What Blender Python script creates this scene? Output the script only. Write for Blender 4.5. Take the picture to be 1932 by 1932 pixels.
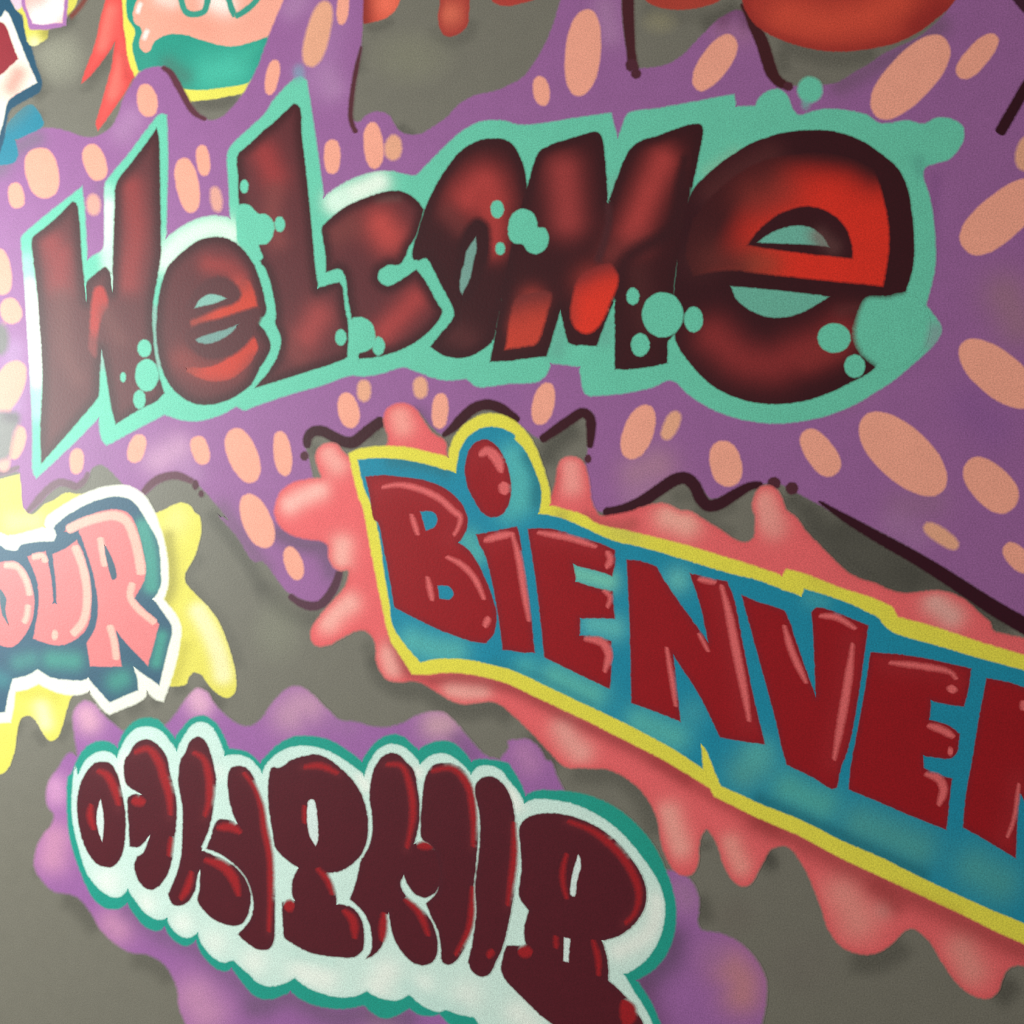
import bpy, math, random
import numpy as np
from mathutils import Vector
from mathutils.geometry import delaunay_2d_cdt
from mathutils.bvhtree import BVHTree
from mathutils.kdtree import KDTree

for o in list(bpy.data.objects):
    bpy.data.objects.remove(o)
scene = bpy.context.scene
COL = scene.collection
rng = np.random.default_rng(7)

# ------------------------------------------------------------------ camera
IMG = 1932.0
YAW = math.radians(20.0)          # the wall recedes to the left
HFOV = math.radians(46.0)
DIST = 2.2                        # lens to wall along the optical axis
CAMZ = 1.55
CAM = Vector((DIST * math.sin(YAW), -DIST * math.cos(YAW), CAMZ))
FPX = (IMG / 2) / math.tan(HFOV / 2)
cd = bpy.data.cameras.new('camera')
cd.sensor_width = 36.0
cd.sensor_fit = 'HORIZONTAL'
cd.angle = HFOV
cam = bpy.data.objects.new('camera', cd)
cam.location = CAM
cam.rotation_euler = (math.pi / 2, 0, YAW)
COL.objects.link(cam)
scene.camera = cam

# ------------------------------------------------------------------ light
scene.view_settings.view_transform = 'Standard'
scene.view_settings.look = 'None'
scene.view_settings.gamma = 1.0
scene.view_settings.use_curve_mapping = False
scene.view_settings.exposure = 0.12

world = bpy.data.worlds.new('room_light')
scene.world = world
world.use_nodes = True
bg = world.node_tree.nodes['Background']
bg.inputs['Color'].default_value = (1.0, 0.91, 0.83, 1)
bg.inputs['Strength'].default_value = 0.28

WIN_X, WIN_Y0, WIN_Y1, WIN_Z0, WIN_Z1 = -3.1, -2.35, -0.95, 1.2, 2.6
ld = bpy.data.lights.new('window_daylight', 'AREA')
ld.shape = 'RECTANGLE'
ld.size = WIN_Z1 - WIN_Z0 - 0.06
ld.size_y = WIN_Y1 - WIN_Y0 - 0.06
ld.energy = 190.0
ld.color = (0.93, 1.0, 0.97)
lo = bpy.data.objects.new('window_daylight', ld)
lo.location = (WIN_X - 0.02, (WIN_Y0 + WIN_Y1) / 2, (WIN_Z0 + WIN_Z1) / 2)
lo.rotation_euler = (0, -math.pi / 2, 0)
COL.objects.link(lo)

# ------------------------------------------------------------------ helpers
def lin(c):
    c = np.asarray(c, float) / 255.0
    return np.where(c <= 0.04045, c / 12.92, ((c + 0.055) / 1.055) ** 2.4)

ORG = [0, 480, 960, 1432]
ZS = 500.0 / 1932.0

def path(s):
    """'@cr' picks a quarter of the mural (column, row); '@p' plain units; '*' marks a sharp corner."""
    ox = oy = 0.0
    k = 1.0
    out = []
    for t in s.split():
        if t[0] == '@':
            if t[1] == 'p':
                ox = oy = 0.0
                k = 1.0
            else:
                ox, oy, k = ORG[int(t[1])], ORG[int(t[2])], ZS
            continue
        c = t.endswith('*')
        x, y = t.rstrip('*').split(',')
        out.append((ox + float(x) * k, oy + float(y) * k, 1.0 if c else 0.0))
    # where two quarters overlap a line may step back on itself: drop that step
    i = 1
    while i < len(out) - 1:
        a, b, c = (np.array(out[j][:2]) for j in (i - 1, i, i + 1))
        u, v = b - a, c - b
        lu, lv = np.linalg.norm(u), np.linalg.norm(v)
        if out[i][2] < 0.5 and lu < 5.0:
            del out[i]
        elif out[i][2] < 0.5 and min(lu, lv) < 16 and u @ v < -0.2 * lu * lv:
            del out[i]
            i = max(1, i - 1)
        else:
            i += 1
    return out

def spline(P, closed, step=5.0):
    P = [np.array(p[:2]) for p in P], [p[2] > 0.5 for p in P]
    pts, cor = P
    n = len(pts)
    out = []
    segs = n if closed else n - 1
    for i in range(segs):
        p1, p2 = pts[i], pts[(i + 1) % n]
        c1, c2 = cor[i], cor[(i + 1) % n]
        if not closed and i == 0:
            c1 = True
        if not closed and i == segs - 1:
            c2 = True
        p0 = 2 * p1 - p2 if c1 else pts[i - 1]
        p3 = 2 * p2 - p1 if c2 else pts[(i + 2) % n]
        L = np.linalg.norm(p2 - p1)
        if L < 1e-6:
            continue
        m = max(1, int(math.ceil(L / step)))
        t0 = 0.0
        t1 = max(np.linalg.norm(p1 - p0), 1e-3) ** 0.5
        t2 = t1 + L ** 0.5
        t3 = t2 + max(np.linalg.norm(p3 - p2), 1e-3) ** 0.5
        for j in range(m):
            t = t1 + (t2 - t1) * j / m
            A1 = (t1 - t) / (t1 - t0) * p0 + (t - t0) / (t1 - t0) * p1
            A2 = (t2 - t) / (t2 - t1) * p1 + (t - t1) / (t2 - t1) * p2
            A3 = (t3 - t) / (t3 - t2) * p2 + (t - t2) / (t3 - t2) * p3
            B1 = (t2 - t) / (t2 - t0) * A1 + (t - t0) / (t2 - t0) * A2
            B2 = (t3 - t) / (t3 - t1) * A2 + (t - t1) / (t3 - t1) * A3
            out.append((t2 - t) / (t2 - t1) * B1 + (t - t1) / (t2 - t1) * B2)
    if not closed:
        out.append(pts[-1])
    return np.array(out)

def normals(V):
    """outward miter offsets of a closed loop"""
    a = np.roll(V, 1, 0)
    b = np.roll(V, -1, 0)
    d1 = V - a
    d2 = b - V
    d1 /= np.maximum(np.linalg.norm(d1, axis=1, keepdims=True), 1e-9)
    d2 /= np.maximum(np.linalg.norm(d2, axis=1, keepdims=True), 1e-9)
    n1 = np.stack([d1[:, 1], -d1[:, 0]], 1)
    n2 = np.stack([d2[:, 1], -d2[:, 0]], 1)
    m = n1 + n2
    l = np.linalg.norm(m, axis=1, keepdims=True)
    m = m / np.maximum(l, 1e-6)
    c = np.clip((m * n1).sum(1, keepdims=True), 0.5, 1)
    area = 0.5 * np.sum(V[:, 0] * b[:, 1] - b[:, 0] * V[:, 1])
    return (m / c) * (1.0 if area > 0 else -1.0)

def seg_dist(Q, A, B):
    out = np.full(len(Q), 1e9)
    for s in range(0, len(Q), 4000):
        q = Q[s:s + 4000, None, :]
        d = (B - A)[None]
        t = np.clip(((q - A[None]) * d).sum(2) / np.maximum((d * d).sum(2), 1e-9), 0, 1)
        e = q - (A[None] + t[..., None] * d)
        out[s:s + 4000] = np.sqrt((e * e).sum(2)).min(1)
    return out

def fill_grid(V, g):
    """points of a hexagonal grid inside the loop V, kept clear of its edge"""
    lo_, hi = V.min(0), V.max(0)
    A, B = V, np.roll(V, -1, 0)
    rows = []
    for k, y in enumerate(np.arange(lo_[1] + g * 0.3, hi[1], g * 0.866)):
        c = (A[:, 1] > y) != (B[:, 1] > y)
        if not c.any():
            continue
        xi = np.sort(A[c, 0] + (y - A[c, 1]) * (B[c, 0] - A[c, 0]) / (B[c, 1] - A[c, 1]))
        xs = np.arange(lo_[0], hi[0], g) + (k % 2) * g * 0.5
        xs = xs[np.searchsorted(xi, xs) % 2 == 1]
        if len(xs):
            rows.append(np.stack([xs, np.full(len(xs), y)], 1))
    if not rows:
        return np.zeros((0, 2))
    Q = np.concatenate(rows, 0)
    return Q[loop_dist(Q, V) > 0.6 * g]

def loop_dist(Q, V):
    tree = KDTree(len(V))
    for i, p in enumerate(V):
        tree.insert((p[0], p[1], 0.0), i)
    tree.balance()
    return np.array([tree.find((q[0], q[1], 0.0))[2] for q in Q])

def to_wall(V, off):
    """mural units -> metres on the wall plane (paint film 'off' metres proud of it)"""
    x = (V[:, 0] - IMG / 2) / FPX
    z = -(V[:, 1] - IMG / 2) / FPX
    dx = x * math.cos(YAW) - math.sin(YAW)
    dy = x * math.sin(YAW) + math.cos(YAW)
    t = (-off - CAM.y) / dy
    return np.stack([CAM.x + t * dx, np.full(len(V), -off), CAM.z + t * z], 1)

FILM = 0.000012
CELL = 7.0
LEVEL = np.zeros((420, 420), int)      # how many films already lie on each patch of wall

def next_off(P):
    """thickness of paint already under the points P, plus one film"""
    ij = np.unique(np.clip(((P + 480.0) / CELL).astype(int), 1, 418), axis=0)
    m = np.zeros_like(LEVEL, bool)
    m[ij[:, 0], ij[:, 1]] = True
    d = m.copy()
    d[1:] |= m[:-1]
    d[:-1] |= m[1:]
    e = d.copy()
    e[:, 1:] |= d[:, :-1]
    e[:, :-1] |= d[:, 1:]
    k = LEVEL[e].max() + 1
    LEVEL[e] = k
    return k * FILM

# ------------------------------------------------------------------ materials
def noise_node(nt, scale, detail, coord, rough=0.6):
    n = nt.nodes.new('ShaderNodeTexNoise')
    n.inputs['Scale'].default_value = scale
    n.inputs['Detail'].default_value = detail
    n.inputs['Roughness'].default_value = rough
    nt.links.new(coord, n.inputs['Vector'])
    return n.outputs['Fac']

def math_node(nt, op, a, b):
    n = nt.nodes.new('ShaderNodeMath')
    n.operation = op
    for i, v in enumerate((a, b)):
        if isinstance(v, (int, float)):
            n.inputs[i].default_value = v
        else:
            nt.links.new(v, n.inputs[i])
    return n.outputs[0]

def paint_material(name, base=None, rough=0.46):
    m = bpy.data.materials.new(name)
    m.use_nodes = True
    nt = m.node_tree
    bsdf = nt.nodes['Principled BSDF']
    out = nt.nodes['Material Output']
    geo = nt.nodes.new('ShaderNodeNewGeometry')
    pos = geo.outputs['Position']
    fine = noise_node(nt, 420.0, 2.0, pos)
    mid = noise_node(nt, 26.0, 3.0, pos)
    # stipple of the spray and slow unevenness of coverage
    f = math_node(nt, 'MULTIPLY_ADD', fine, GRAIN)
    f.node.inputs[2].default_value = 1.0 - GRAIN * 0.5
    g = math_node(nt, 'MULTIPLY_ADD', mid, 0.16)
    g.node.inputs[2].default_value = 0.92
    fac = math_node(nt, 'MULTIPLY', f, g)
    mul = nt.nodes.new('ShaderNodeVectorMath')
    mul.operation = 'SCALE'
    nt.links.new(fac, mul.inputs['Scale'])
    bsdf.inputs['Roughness'].default_value = rough
    bsdf.inputs['Specular IOR Level'].default_value = 0.24
    bump = nt.nodes.new('ShaderNodeBump')
    bump.inputs['Strength'].default_value = 0.10
    bump.inputs['Distance'].default_value = 0.002
    nt.links.new(noise_node(nt, 160.0, 3.0, pos), bump.inputs['Height'])
    nt.links.new(bump.outputs['Normal'], bsdf.inputs['Normal'])
    if base is not None:
        mul.inputs[0].default_value = tuple(lin(base))
        nt.links.new(mul.outputs['Vector'], bsdf.inputs['Base Color'])
        return m
    at = nt.nodes.new('ShaderNodeAttribute')
    at.attribute_name = 'Paint'
    nt.links.new(mul.outputs['Vector'], bsdf.inputs['Base Color'])
    a = at.outputs['Alpha']
    un = nt.nodes.new('ShaderNodeAttribute')
    un.attribute_name = 'Ground'
    # overspray: the film breaks up into droplets over the paint below at its edge
    edge = math_node(nt, 'MULTIPLY', a, math_node(nt, 'SUBTRACT', 1.0, a))
    drop = math_node(nt, 'SUBTRACT', noise_node(nt, 300.0, 1.0, pos), 0.5)
    a2 = math_node(nt, 'ADD', a, math_node(nt, 'MULTIPLY', math_node(nt, 'MULTIPLY', edge, drop), 2.5))
    a2.node.use_clamp = True
    mix = nt.nodes.new('ShaderNodeMix')
    mix.data_type = 'RGBA'
    nt.links.new(a2, mix.inputs['Factor'])
    nt.links.new(un.outputs['Color'], mix.inputs[6])
    nt.links.new(at.outputs['Color'], mix.inputs[7])
    nt.links.new(mix.outputs[2], mul.inputs[0])
    return m

GRAIN = 1.0
GREY = (117, 113, 103)
PAINT = paint_material('spray_paint')

# ------------------------------------------------------------------ paint builders
def thing(name, label, cat, base):
    o = bpy.data.objects.new(name, None)
    o.empty_display_size = 0.1
    p = to_wall(np.array([base], float), 0.0)[0]
    o.location = Vector(p)
    o['label'] = label
    o['category'] = cat
    COL.objects.link(o)
    return o

def world_loc(o):
    v = Vector((0, 0, 0))
    while o is not None:
        v = v + o.location
        o = o.parent
    return v

FILMS = []     # every paint film so far, to know what a thin new film lets through
UP = Vector((0, 0, 1))

def ground(V):
    out = np.tile(lin(GREY), (len(V), 1))
    lo_, hi = V.min(0), V.max(0)
    cand = [f for f in reversed(FILMS) if f[0][0] < hi[0] and f[1][0] > lo_[0] and f[0][1] < hi[1] and f[1][1] > lo_[1]]
    todo = np.arange(len(V))
    for bl, bh, tree, polys, U, C in cand:
        if not len(todo):
            break
        q = V[todo]
        m = (q[:, 0] > bl[0]) & (q[:, 0] < bh[0]) & (q[:, 1] > bl[1]) & (q[:, 1] < bh[1])
        hit = []
        for i in todo[m]:
            x, y = V[i]
            r = tree.ray_cast(Vector((x, y, -1.0)), UP, 3.0)
            if r[0] is None:
                continue
            p = polys[r[2]]
            P = U[list(p)]
            w = 1.0 / np.maximum(((P - V[i]) ** 2).sum(1), 1e-4) if len(p) > 3 else None
            if w is None:
                a, b, c = P
                d = (b[1] - c[1]) * (a[0] - c[0]) + (c[0] - b[0]) * (a[1] - c[1])
                if abs(d) < 1e-9:
                    w = np.ones(3)
                else:
                    w0 = ((b[1] - c[1]) * (x - c[0]) + (c[0] - b[0]) * (y - c[1])) / d
                    w1 = ((c[1] - a[1]) * (x - c[0]) + (a[0] - c[0]) * (y - c[1])) / d
                    w = np.clip([w0, w1, 1 - w0 - w1], 0, 1)
            w = w / w.sum() if w.sum() > 1e-9 else np.full(len(p), 1.0 / len(p))
            out[i] = w @ C[list(p)]
            hit.append(i)
        if hit:
            todo = np.setdiff1d(todo, hit)
    return out

def emit(name, parent, V, F, C, A, body=None):
    F = [t for f in F for t in ((f,) if len(f) == 3 else ((f[0], f[1], f[2]), (f[0], f[2], f[3])))]
    G = C.copy()
    # only films with a thin edge need to know the ground under it
    need = np.zeros(len(V), bool)
    thin = A < 0.999
    for k in (3, 4):
        K = np.array([f for f in F if len(f) == k], int)
        if len(K):
            need[K[thin[K].any(1)].ravel()] = True
    if need.any():
        G[need] = ground(V[need])
    T = G * (1 - A[:, None]) + C * A[:, None]
    FILMS.append((V.min(0), V.max(0), BVHTree.FromPolygons([(p[0], p[1], 0.0) for p in V], F), F, V, T))
    W = to_wall(V, next_off(V if body is None else np.concatenate([V, body]))) - np.array(world_loc(parent))[None]
    me = bpy.data.meshes.new(name)
    # all faces look out of the wall: mural units have y down, so turn each face to one winding
    FF = []
    for k in (3, 4):
        K = np.array([f for f in F if len(f) == k], int)
        if len(K):
            p = V[K]
            q = np.roll(p, -1, 1)
            ok = (p[..., 0] * q[..., 1] - q[..., 0] * p[..., 1]).sum(1) < 0
            K[~ok] = K[~ok][:, ::-1]
            FF += K.tolist()
    me.from_pydata(W.tolist(), [], FF)
    for nm, cc in (('Paint', C), ('Ground', G)):
        at = me.color_attributes.new(nm, 'FLOAT_COLOR', 'POINT')
        at.data.foreach_set('color', np.concatenate([cc, A[:, None]], 1).astype(np.float32).ravel())
    me.materials.append(PAINT)
    o = bpy.data.objects.new(name, me)
    o.parent = parent
    COL.objects.link(o)
    return o

def tint(V, col, glow, edge, outline, spread=1.0):
    C = np.tile(lin(col), (len(V), 1))
    for g in glow:
        P, r, c, s = g[:4]
        hard = g[4] if len(g) > 4 else 0.0
        pts = spline(path(P), False, 12.0) if ' ' in P.split('@')[-1].strip()[2:].strip() else np.array([path(P)[0][:2]])
        r = r * ZS * spread
        near = np.all((V > pts.min(0) - 2.2 * r) & (V < pts.max(0) + 2.2 * r), axis=1)
        d = np.full(len(V), 1e6)
        if len(pts) == 1:
            d = np.linalg.norm(V - pts[0], axis=1)
        elif near.any():
            d[near] = seg_dist(V[near], pts[:-1], pts[1:])
        w = s * np.exp(-2.4 * np.clip((d / r - hard) / (1.25 - hard), 0, None) ** 2)
        C = C * (1 - w[:, None]) + lin(c) * w[:, None]
    if edge:
        ec, ew, es = edge
        d = loop_dist(V, outline)
        t = np.clip(d / (ew * ZS), 0, 1)
        w = es * (1 - t * t * (3 - 2 * t))
        C = C * (1 - w[:, None]) + lin(ec) * w[:, None]
    return C

def shape(name, parent, P, col, glow=(), edge=None, g=6.0, f=4.0, inset=1.4, step=5.0, wob=0.35, spread=1.0):
    if isinstance(P, str):
        P = path(P)
    V = spline(P, True, step) if not isinstance(P, np.ndarray) else P
    keep = np.linalg.norm(V - np.roll(V, 1, 0), axis=1) > 0.3
    V = V[keep]
    N = normals(V)
    V = V + N * (-inset + rng.normal(0, wob, (len(V), 1)))
    pts = V
    if glow or edge:
        Q = fill_grid(V, g)
        pts = np.concatenate([V, Q], 0)
    n = len(V)
    r = delaunay_2d_cdt([Vector(p) for p in pts], [(i, (i + 1) % n) for i in range(n)], [], 1, 1e-4)
    U = np.array([tuple(v) for v in r[0]])
    F = [tuple(t) for t in r[2]]
    k = len(U)
    O = V + N * f
    B = np.roll(V, -1, 0)
    for sc in (0.6, 0.35, 0.15, 0.03):          # no room in narrow notches: a thinner fringe there
        bad = seg_dist(O, V, B) < np.linalg.norm(O - V, axis=1) * 0.8
        if not bad.any():
            break
        O[bad] = V[bad] + N[bad] * f * sc
    allv = np.concatenate([U, V, O], 0)
    for i in range(n):
        j = (i + 1) % n
        F.append((k + i, k + j, k + n + j, k + n + i))
    C = tint(np.concatenate([U, V], 0), col, glow, edge, V, spread)
    C = np.concatenate([C, C[k:]], 0)
    A = np.concatenate([np.ones(k + n), np.zeros(n)])
    return emit(name, parent, allv, F, C, A, fill_grid(V, 6.0))

def stroke(name, parent, P, w, col, f=4.0, soft=False, alpha=1.0, taper=None):
    """spray stroke: w is the full width; taper=(start, end) width factors; soft = airbrush profile"""
    if isinstance(P, str):
        P = path(P)
    S = spline(P, False, 4.0)
    w = w * ZS
    d = np.gradient(S, axis=0)
    d /= np.maximum(np.linalg.norm(d, axis=1, keepdims=True), 1e-9)
    nrm = np.stack([d[:, 1], -d[:, 0]], 1)
    s = np.concatenate([[0], np.cumsum(np.linalg.norm(np.diff(S, axis=0), axis=1))])
    L = s[-1]
    h = np.full(len(S), w / 2)
    if taper:
        h *= np.interp(s / L, np.linspace(0, 1, len(taper)), taper)
    def cap(q, hh):
        t = np.clip(1 - q / np.maximum(hh, 1e-3), 0, 1)
        return np.sqrt(np.maximum(1 - t * t, 0.0))
    e = min(w / 2, L * 0.45)
    c = np.minimum(cap(s, e), cap(L - s, e))
    h = h * np.maximum(c, 0.02)
    if not soft:
        h = h + rng.normal(0, 0.25, len(S))
    if soft:
        prof = np.linspace(-1, 1, 9)
        al = alpha * (1 - prof ** 2) ** 1.5
        endfade = np.clip(np.minimum(s, L - s) / max(e, 1e-3), 0, 1)
        endfade = endfade * endfade * (3 - 2 * endfade)
        h = np.full(len(S), w / 2)
        if taper:
            h *= np.interp(s / L, np.linspace(0, 1, len(taper)), taper)
        rows = [S + nrm * (p * h)[:, None] for p in prof]
        als = [a * endfade for a in al]
    else:
        hi = np.maximum(h - f * 0.4, 0.1)
        ho = h + f * 0.6
        rows = [S - nrm * ho[:, None], S - nrm * hi[:, None], S + nrm * hi[:, None], S + nrm * ho[:, None]]
        one = np.full(len(S), alpha)
        one[0] = one[-1] = 0
        als = [one * 0, one, one, one * 0]
    n = len(S)
    m = len(rows)
    # on the inside of a bend the stroke cannot be wider than the bend
    ds = np.maximum(np.gradient(s), 1e-6)
    dT = np.gradient(d, axis=0) / ds[:, None]
    kap = (dT * nrm).sum(1)
    kap = np.where(np.abs(kap) > 1e-4, kap, 1e-4)
    for q in range(m):
        off = ((rows[q] - S) * nrm).sum(1)
        lim = 0.85 / np.abs(kap)
        lim = np.minimum(lim, np.minimum(np.roll(lim, 1), np.roll(lim, -1)) + 2.0)
        bad = (off * kap > 0) & (np.abs(off) > lim)
        off = np.where(bad, np.sign(off) * lim * (0.7 + 0.3 * np.abs(q - (m - 1) / 2) / ((m - 1) / 2)), off)
        rows[q] = S + nrm * off[:, None]
    V = np.concatenate(rows, 0)
    A = np.concatenate(als)
    F = [(a * n + i, a * n + i + 1, (a + 1) * n + i + 1, (a + 1) * n + i) for a in range(m - 1) for i in range(n - 1)]
    C = np.tile(lin(col), (len(V), 1))
    return emit(name, parent, V, F, C, A)

def haze(name, parent, P, rx, ry, col, alpha):
    """soft round airbrush puff"""
    c = np.array(path(P)[0][:2])
    rings = 7
    seg = 24
    V = [c]
    A = [alpha]
    for i in range(1, rings + 1):
        t = i / rings
        for k in range(seg):
            a = 2 * math.pi * k / seg
            V.append(c + np.array([math.cos(a) * rx * ZS * t, math.sin(a) * ry * ZS * t]))
            A.append(alpha * (1 - t * t) ** 1.6)
    F = [(0, 1 + k, 1 + (k + 1) % seg) for k in range(seg)]
    for i in range(rings - 1):
        for k in range(seg):
            a = 1 + i * seg
            F.append((a + k, a + (k + 1) % seg, a + seg + (k + 1) % seg, a + seg + k))
    V = np.array(V)
    return emit(name, parent, V, F, np.tile(lin(col), (len(V), 1)), np.array(A))

def oval(P, w, n=40, power=2.25):
    """outline of a dab: two ends of its long axis and its width"""
    a, b = [np.array(p[:2]) for p in path(P)]
    c = (a + b) / 2
    L = np.linalg.norm(b - a) / 2
    u = (b - a) / (2 * L)
    v = np.array([-u[1], u[0]])
    w = w * ZS / 2
    t = np.linspace(0, 2 * math.pi, n, endpoint=False)
    ct, st = np.cos(t), np.sin(t)
    x = np.sign(ct) * np.abs(ct) ** (2 / power) * L
    y = np.sign(st) * np.abs(st) ** (2 / power) * w
    y = y * (1 + 0.05 * np.sin(t * 2 + rng.uniform(0, 6))) * (1 + 0.08 * rng.uniform(-1, 1) * x / L)
    return c + x[:, None] * u + y[:, None] * v

def dab(name, parent, P, w, col, f=5.0):
    return shape(name, parent, oval(P, w), col, f=f, inset=1.8, wob=0.3)

def bubble(name, parent, P, rx, ry, col, f=4.0):
    p = path(P)[0]
    t = np.linspace(0, 2 * math.pi, 36, endpoint=False)
    V = np.stack([p[0] + np.cos(t) * rx * ZS, p[1] + np.sin(t) * ry * ZS], 1)
    return shape(name, parent, V, col, f=f, inset=1.4, wob=0.3)

# ------------------------------------------------------------------ the room
def boxes(name, bxs, mat):
    V, F = [], []
    for (x0, x1, y0, y1, z0, z1) in bxs:
        k = len(V)
        V += [(x0, y0, z0), (x1, y0, z0), (x1, y1, z0), (x0, y1, z0), (x0, y0, z1), (x1, y0, z1), (x1, y1, z1), (x0, y1, z1)]
        F += [(k + 0, k + 3, k + 2, k + 1), (k + 4, k + 5, k + 6, k + 7), (k + 0, k + 1, k + 5, k + 4),
              (k + 1, k + 2, k + 6, k + 5), (k + 2, k + 3, k + 7, k + 6), (k + 3, k + 0, k + 4, k + 7)]
    me = bpy.data.meshes.new(name)
    me.from_pydata(V, [], F)
    me.materials.append(mat)
    o = bpy.data.objects.new(name, me)
    COL.objects.link(o)
    return o

wall = boxes('wall_back', [(WIN_X - 0.1, 3.2, 0.0, 0.12, 0.0, 3.1)], paint_material('grey_wall_paint', GREY))
wall['kind'] = 'structure'
wall['label'] = 'flat grey painted wall carrying the mural'
pale = paint_material('pale_wall_paint', (206, 202, 192), 0.6)
wl = boxes('wall_left', [(WIN_X - 0.1, WIN_X, -3.4, WIN_Y0, 0, 3.1), (WIN_X - 0.1, WIN_X, WIN_Y1, 0.0, 0, 3.1),
                         (WIN_X - 0.1, WIN_X, WIN_Y0, WIN_Y1, 0, WIN_Z0), (WIN_X - 0.1, WIN_X, WIN_Y0, WIN_Y1, WIN_Z1, 3.1)], pale)
wl['kind'] = 'structure'
win = boxes('window_1', [(WIN_X - 0.08, WIN_X - 0.03, WIN_Y0, WIN_Y0 + 0.03, WIN_Z0, WIN_Z1), (WIN_X - 0.08, WIN_X - 0.03, WIN_Y1 - 0.03, WIN_Y1, WIN_Z0, WIN_Z1),
                         (WIN_X - 0.08, WIN_X - 0.03, WIN_Y0, WIN_Y1, WIN_Z0, WIN_Z0 + 0.03), (WIN_X - 0.08, WIN_X - 0.03, WIN_Y0, WIN_Y1, WIN_Z1 - 0.03, WIN_Z1)], pale)
win['kind'] = 'structure'
fl = boxes('floor', [(WIN_X - 0.1, 3.2, -3.4, 0.12, -0.1, 0.0)], paint_material('floor_screed', (150, 144, 134), 0.6))
fl['kind'] = 'structure'

# ------------------------------------------------------------------ paints
PURPLE = (152, 96, 153)
PEACH = (244, 164, 142)
PLUM = (58, 8, 24)
TEAL = (104, 198, 170)
MAROON = (92, 34, 40)
MAROON_D = (58, 12, 20)
REDGLOW = (172, 62, 60)
RED = (218, 66, 48)
YELLOW = (230, 218, 74)
PINK = (234, 100, 104)
PINKL = (246, 172, 162)
BLUE = (20, 136, 166)
BRED = (152, 12, 24)
BHIGH = (228, 104, 106)
MINT = (206, 231, 222)
GREEN = (28, 152, 136)
WINE = (84, 18, 32)
WINER = (166, 24, 32)
SHADE = (62, 60, 54)

# ------------------------------------------------------------------ airbrushed shading on the grey ground
gs = thing('airbrush_shading', 'soft dark airbrushed shading on the grey ground around the lettering', 'paint shading', (966, 1932))
for P, w, a in [
    ('@12 880,1000 920,1200 1040,1300 1250,1330 1400,1430 1560,1470 1750,1450 1932,1560', 190, .55),
    ('@22 80,1600 250,1760 420,1932', 240, .6),
    ('@23 400,80 600,110 800,130 950,250 1050,450 1090,620', 190, .5),
    ('@23 1380,950 1430,1120 1480,1240', 160, .6), ('@23 1430,560 1440,700', 130, .45),
    ('@23 1840,760 1900,700 1932,660', 200, .55),
    ('@33 0,860 100,720 180,690', 190, .6), ('@33 600,1440 800,1480 1000,1400 1110,1290', 230, .6), ('@33 1680,1800 1780,1720 1850,1620 1900,1560', 200, .7),
    ('@03 400,1010 560,1060 660,1180 740,1300', 170, .5), ('@03 900,1450 1080,1480 1200,1560 1270,1680', 170, .45), ('@03 300,900 260,760', 110, .25),
    ('@02 740,1430 800,1530 900,1580', 150, .5), ('@02 860,1490 1000,1430 1100,1380', 170, .5), ('@02 1090,1360 1130,1390 1200,1440', 120, .5), ('@02 1220,1330 1300,1310 1400,1260', 130, .5), ('@02 1460,1270 1560,1390 1680,1450', 130, .5),
    ('@02 110,1680 140,1580 190,1530', 90, .35), ('@02 240,1590 300,1680 360,1740', 90, .35), ('@02 420,1720 480,1620 510,1520', 90, .35), ('@02 1500,300 1370,480 1420,600 1560,760 1680,950 1760,1200', 130, .25),
    ('@02 1500,-20 1640,160 1800,380 1932,620', 130, .45), ('@12 0,520 120,640 260,760 420,800 560,780', 170, .45), ('@12 760,950 860,1050 880,1200', 140, .35),
    ('@11 430,1500 445,1420 480,1360', 110, .4), ('@11 950,1250 880,1300 800,1360', 110, .5),
    ('@21 560,1230 420,1310 300,1430 270,1600', 190, .75), 
    ('@31 150,1720 300,1830 450,1932', 190, .7), ('@32 260,-20 420,120 600,320 800,470 1050,560 1300,590', 330, .85), ('@32 500,40 800,230 1100,420 1400,600 1700,780 1932,900', 260, .8),
    ('@22 1330,0 1500,110 1680,200', 110, .3), ('@21 1150,1790 1330,1760 1460,1870 1700,1800', 130, .35),
    ('@00 600,640 760,450 820,330', 150, .5), ('@00 230,330 330,270 450,200 560,80', 120, .55), ('@00 250,420 300,560 320,640 220,740', 110, .45), ('@00 640,700 620,600', 120, .3),
    ('@00 320,900 240,800', 140, .3), ('@00 1380,740 1560,760 1760,700', 110, .55), ('@00 740,960 830,860', 80, .25),
    ('@10 780,170 900,200 1040,130', 100, .4), ('@10 1300,180 1400,300 1560,240 1590,100', 130, .35), ('@10 1030,880 1100,970 1200,1010', 110, .5), ('@10 800,300 760,560', 80, .3),
    ('@20 930,60 1100,100 1300,120 1500,60', 150, .25), ('@20 1380,250 1500,150 1640,70 1720,0', 170, .6),
    ('@30 100,300 300,370 600,430 900,370', 170, .45), ('@30 200,560 150,350', 120, .4),
    ('@13 1640,1932 1600,1990', 60, .1)]:
    stroke('shading', gs, P, w * 1.3, SHADE, soft=True, alpha=a * 0.85)
for P, rx, ry, c, a in [('@00 420,420', 260, 260, (168, 166, 148), .5), ('@10 1150,420', 380, 260, (134, 132, 112), .5), ('@20 1100,160', 170, 120, (150, 142, 112), .5),
                        ('@12 160,900', 240, 300, (140, 140, 122), .4), ('@23 1650,1150', 250, 200, (112, 104, 96), .5), ('@33 300,1500', 360, 320, (112, 104, 98), .35)]:
    haze('shading', gs, P, rx, ry, c, a)

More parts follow.
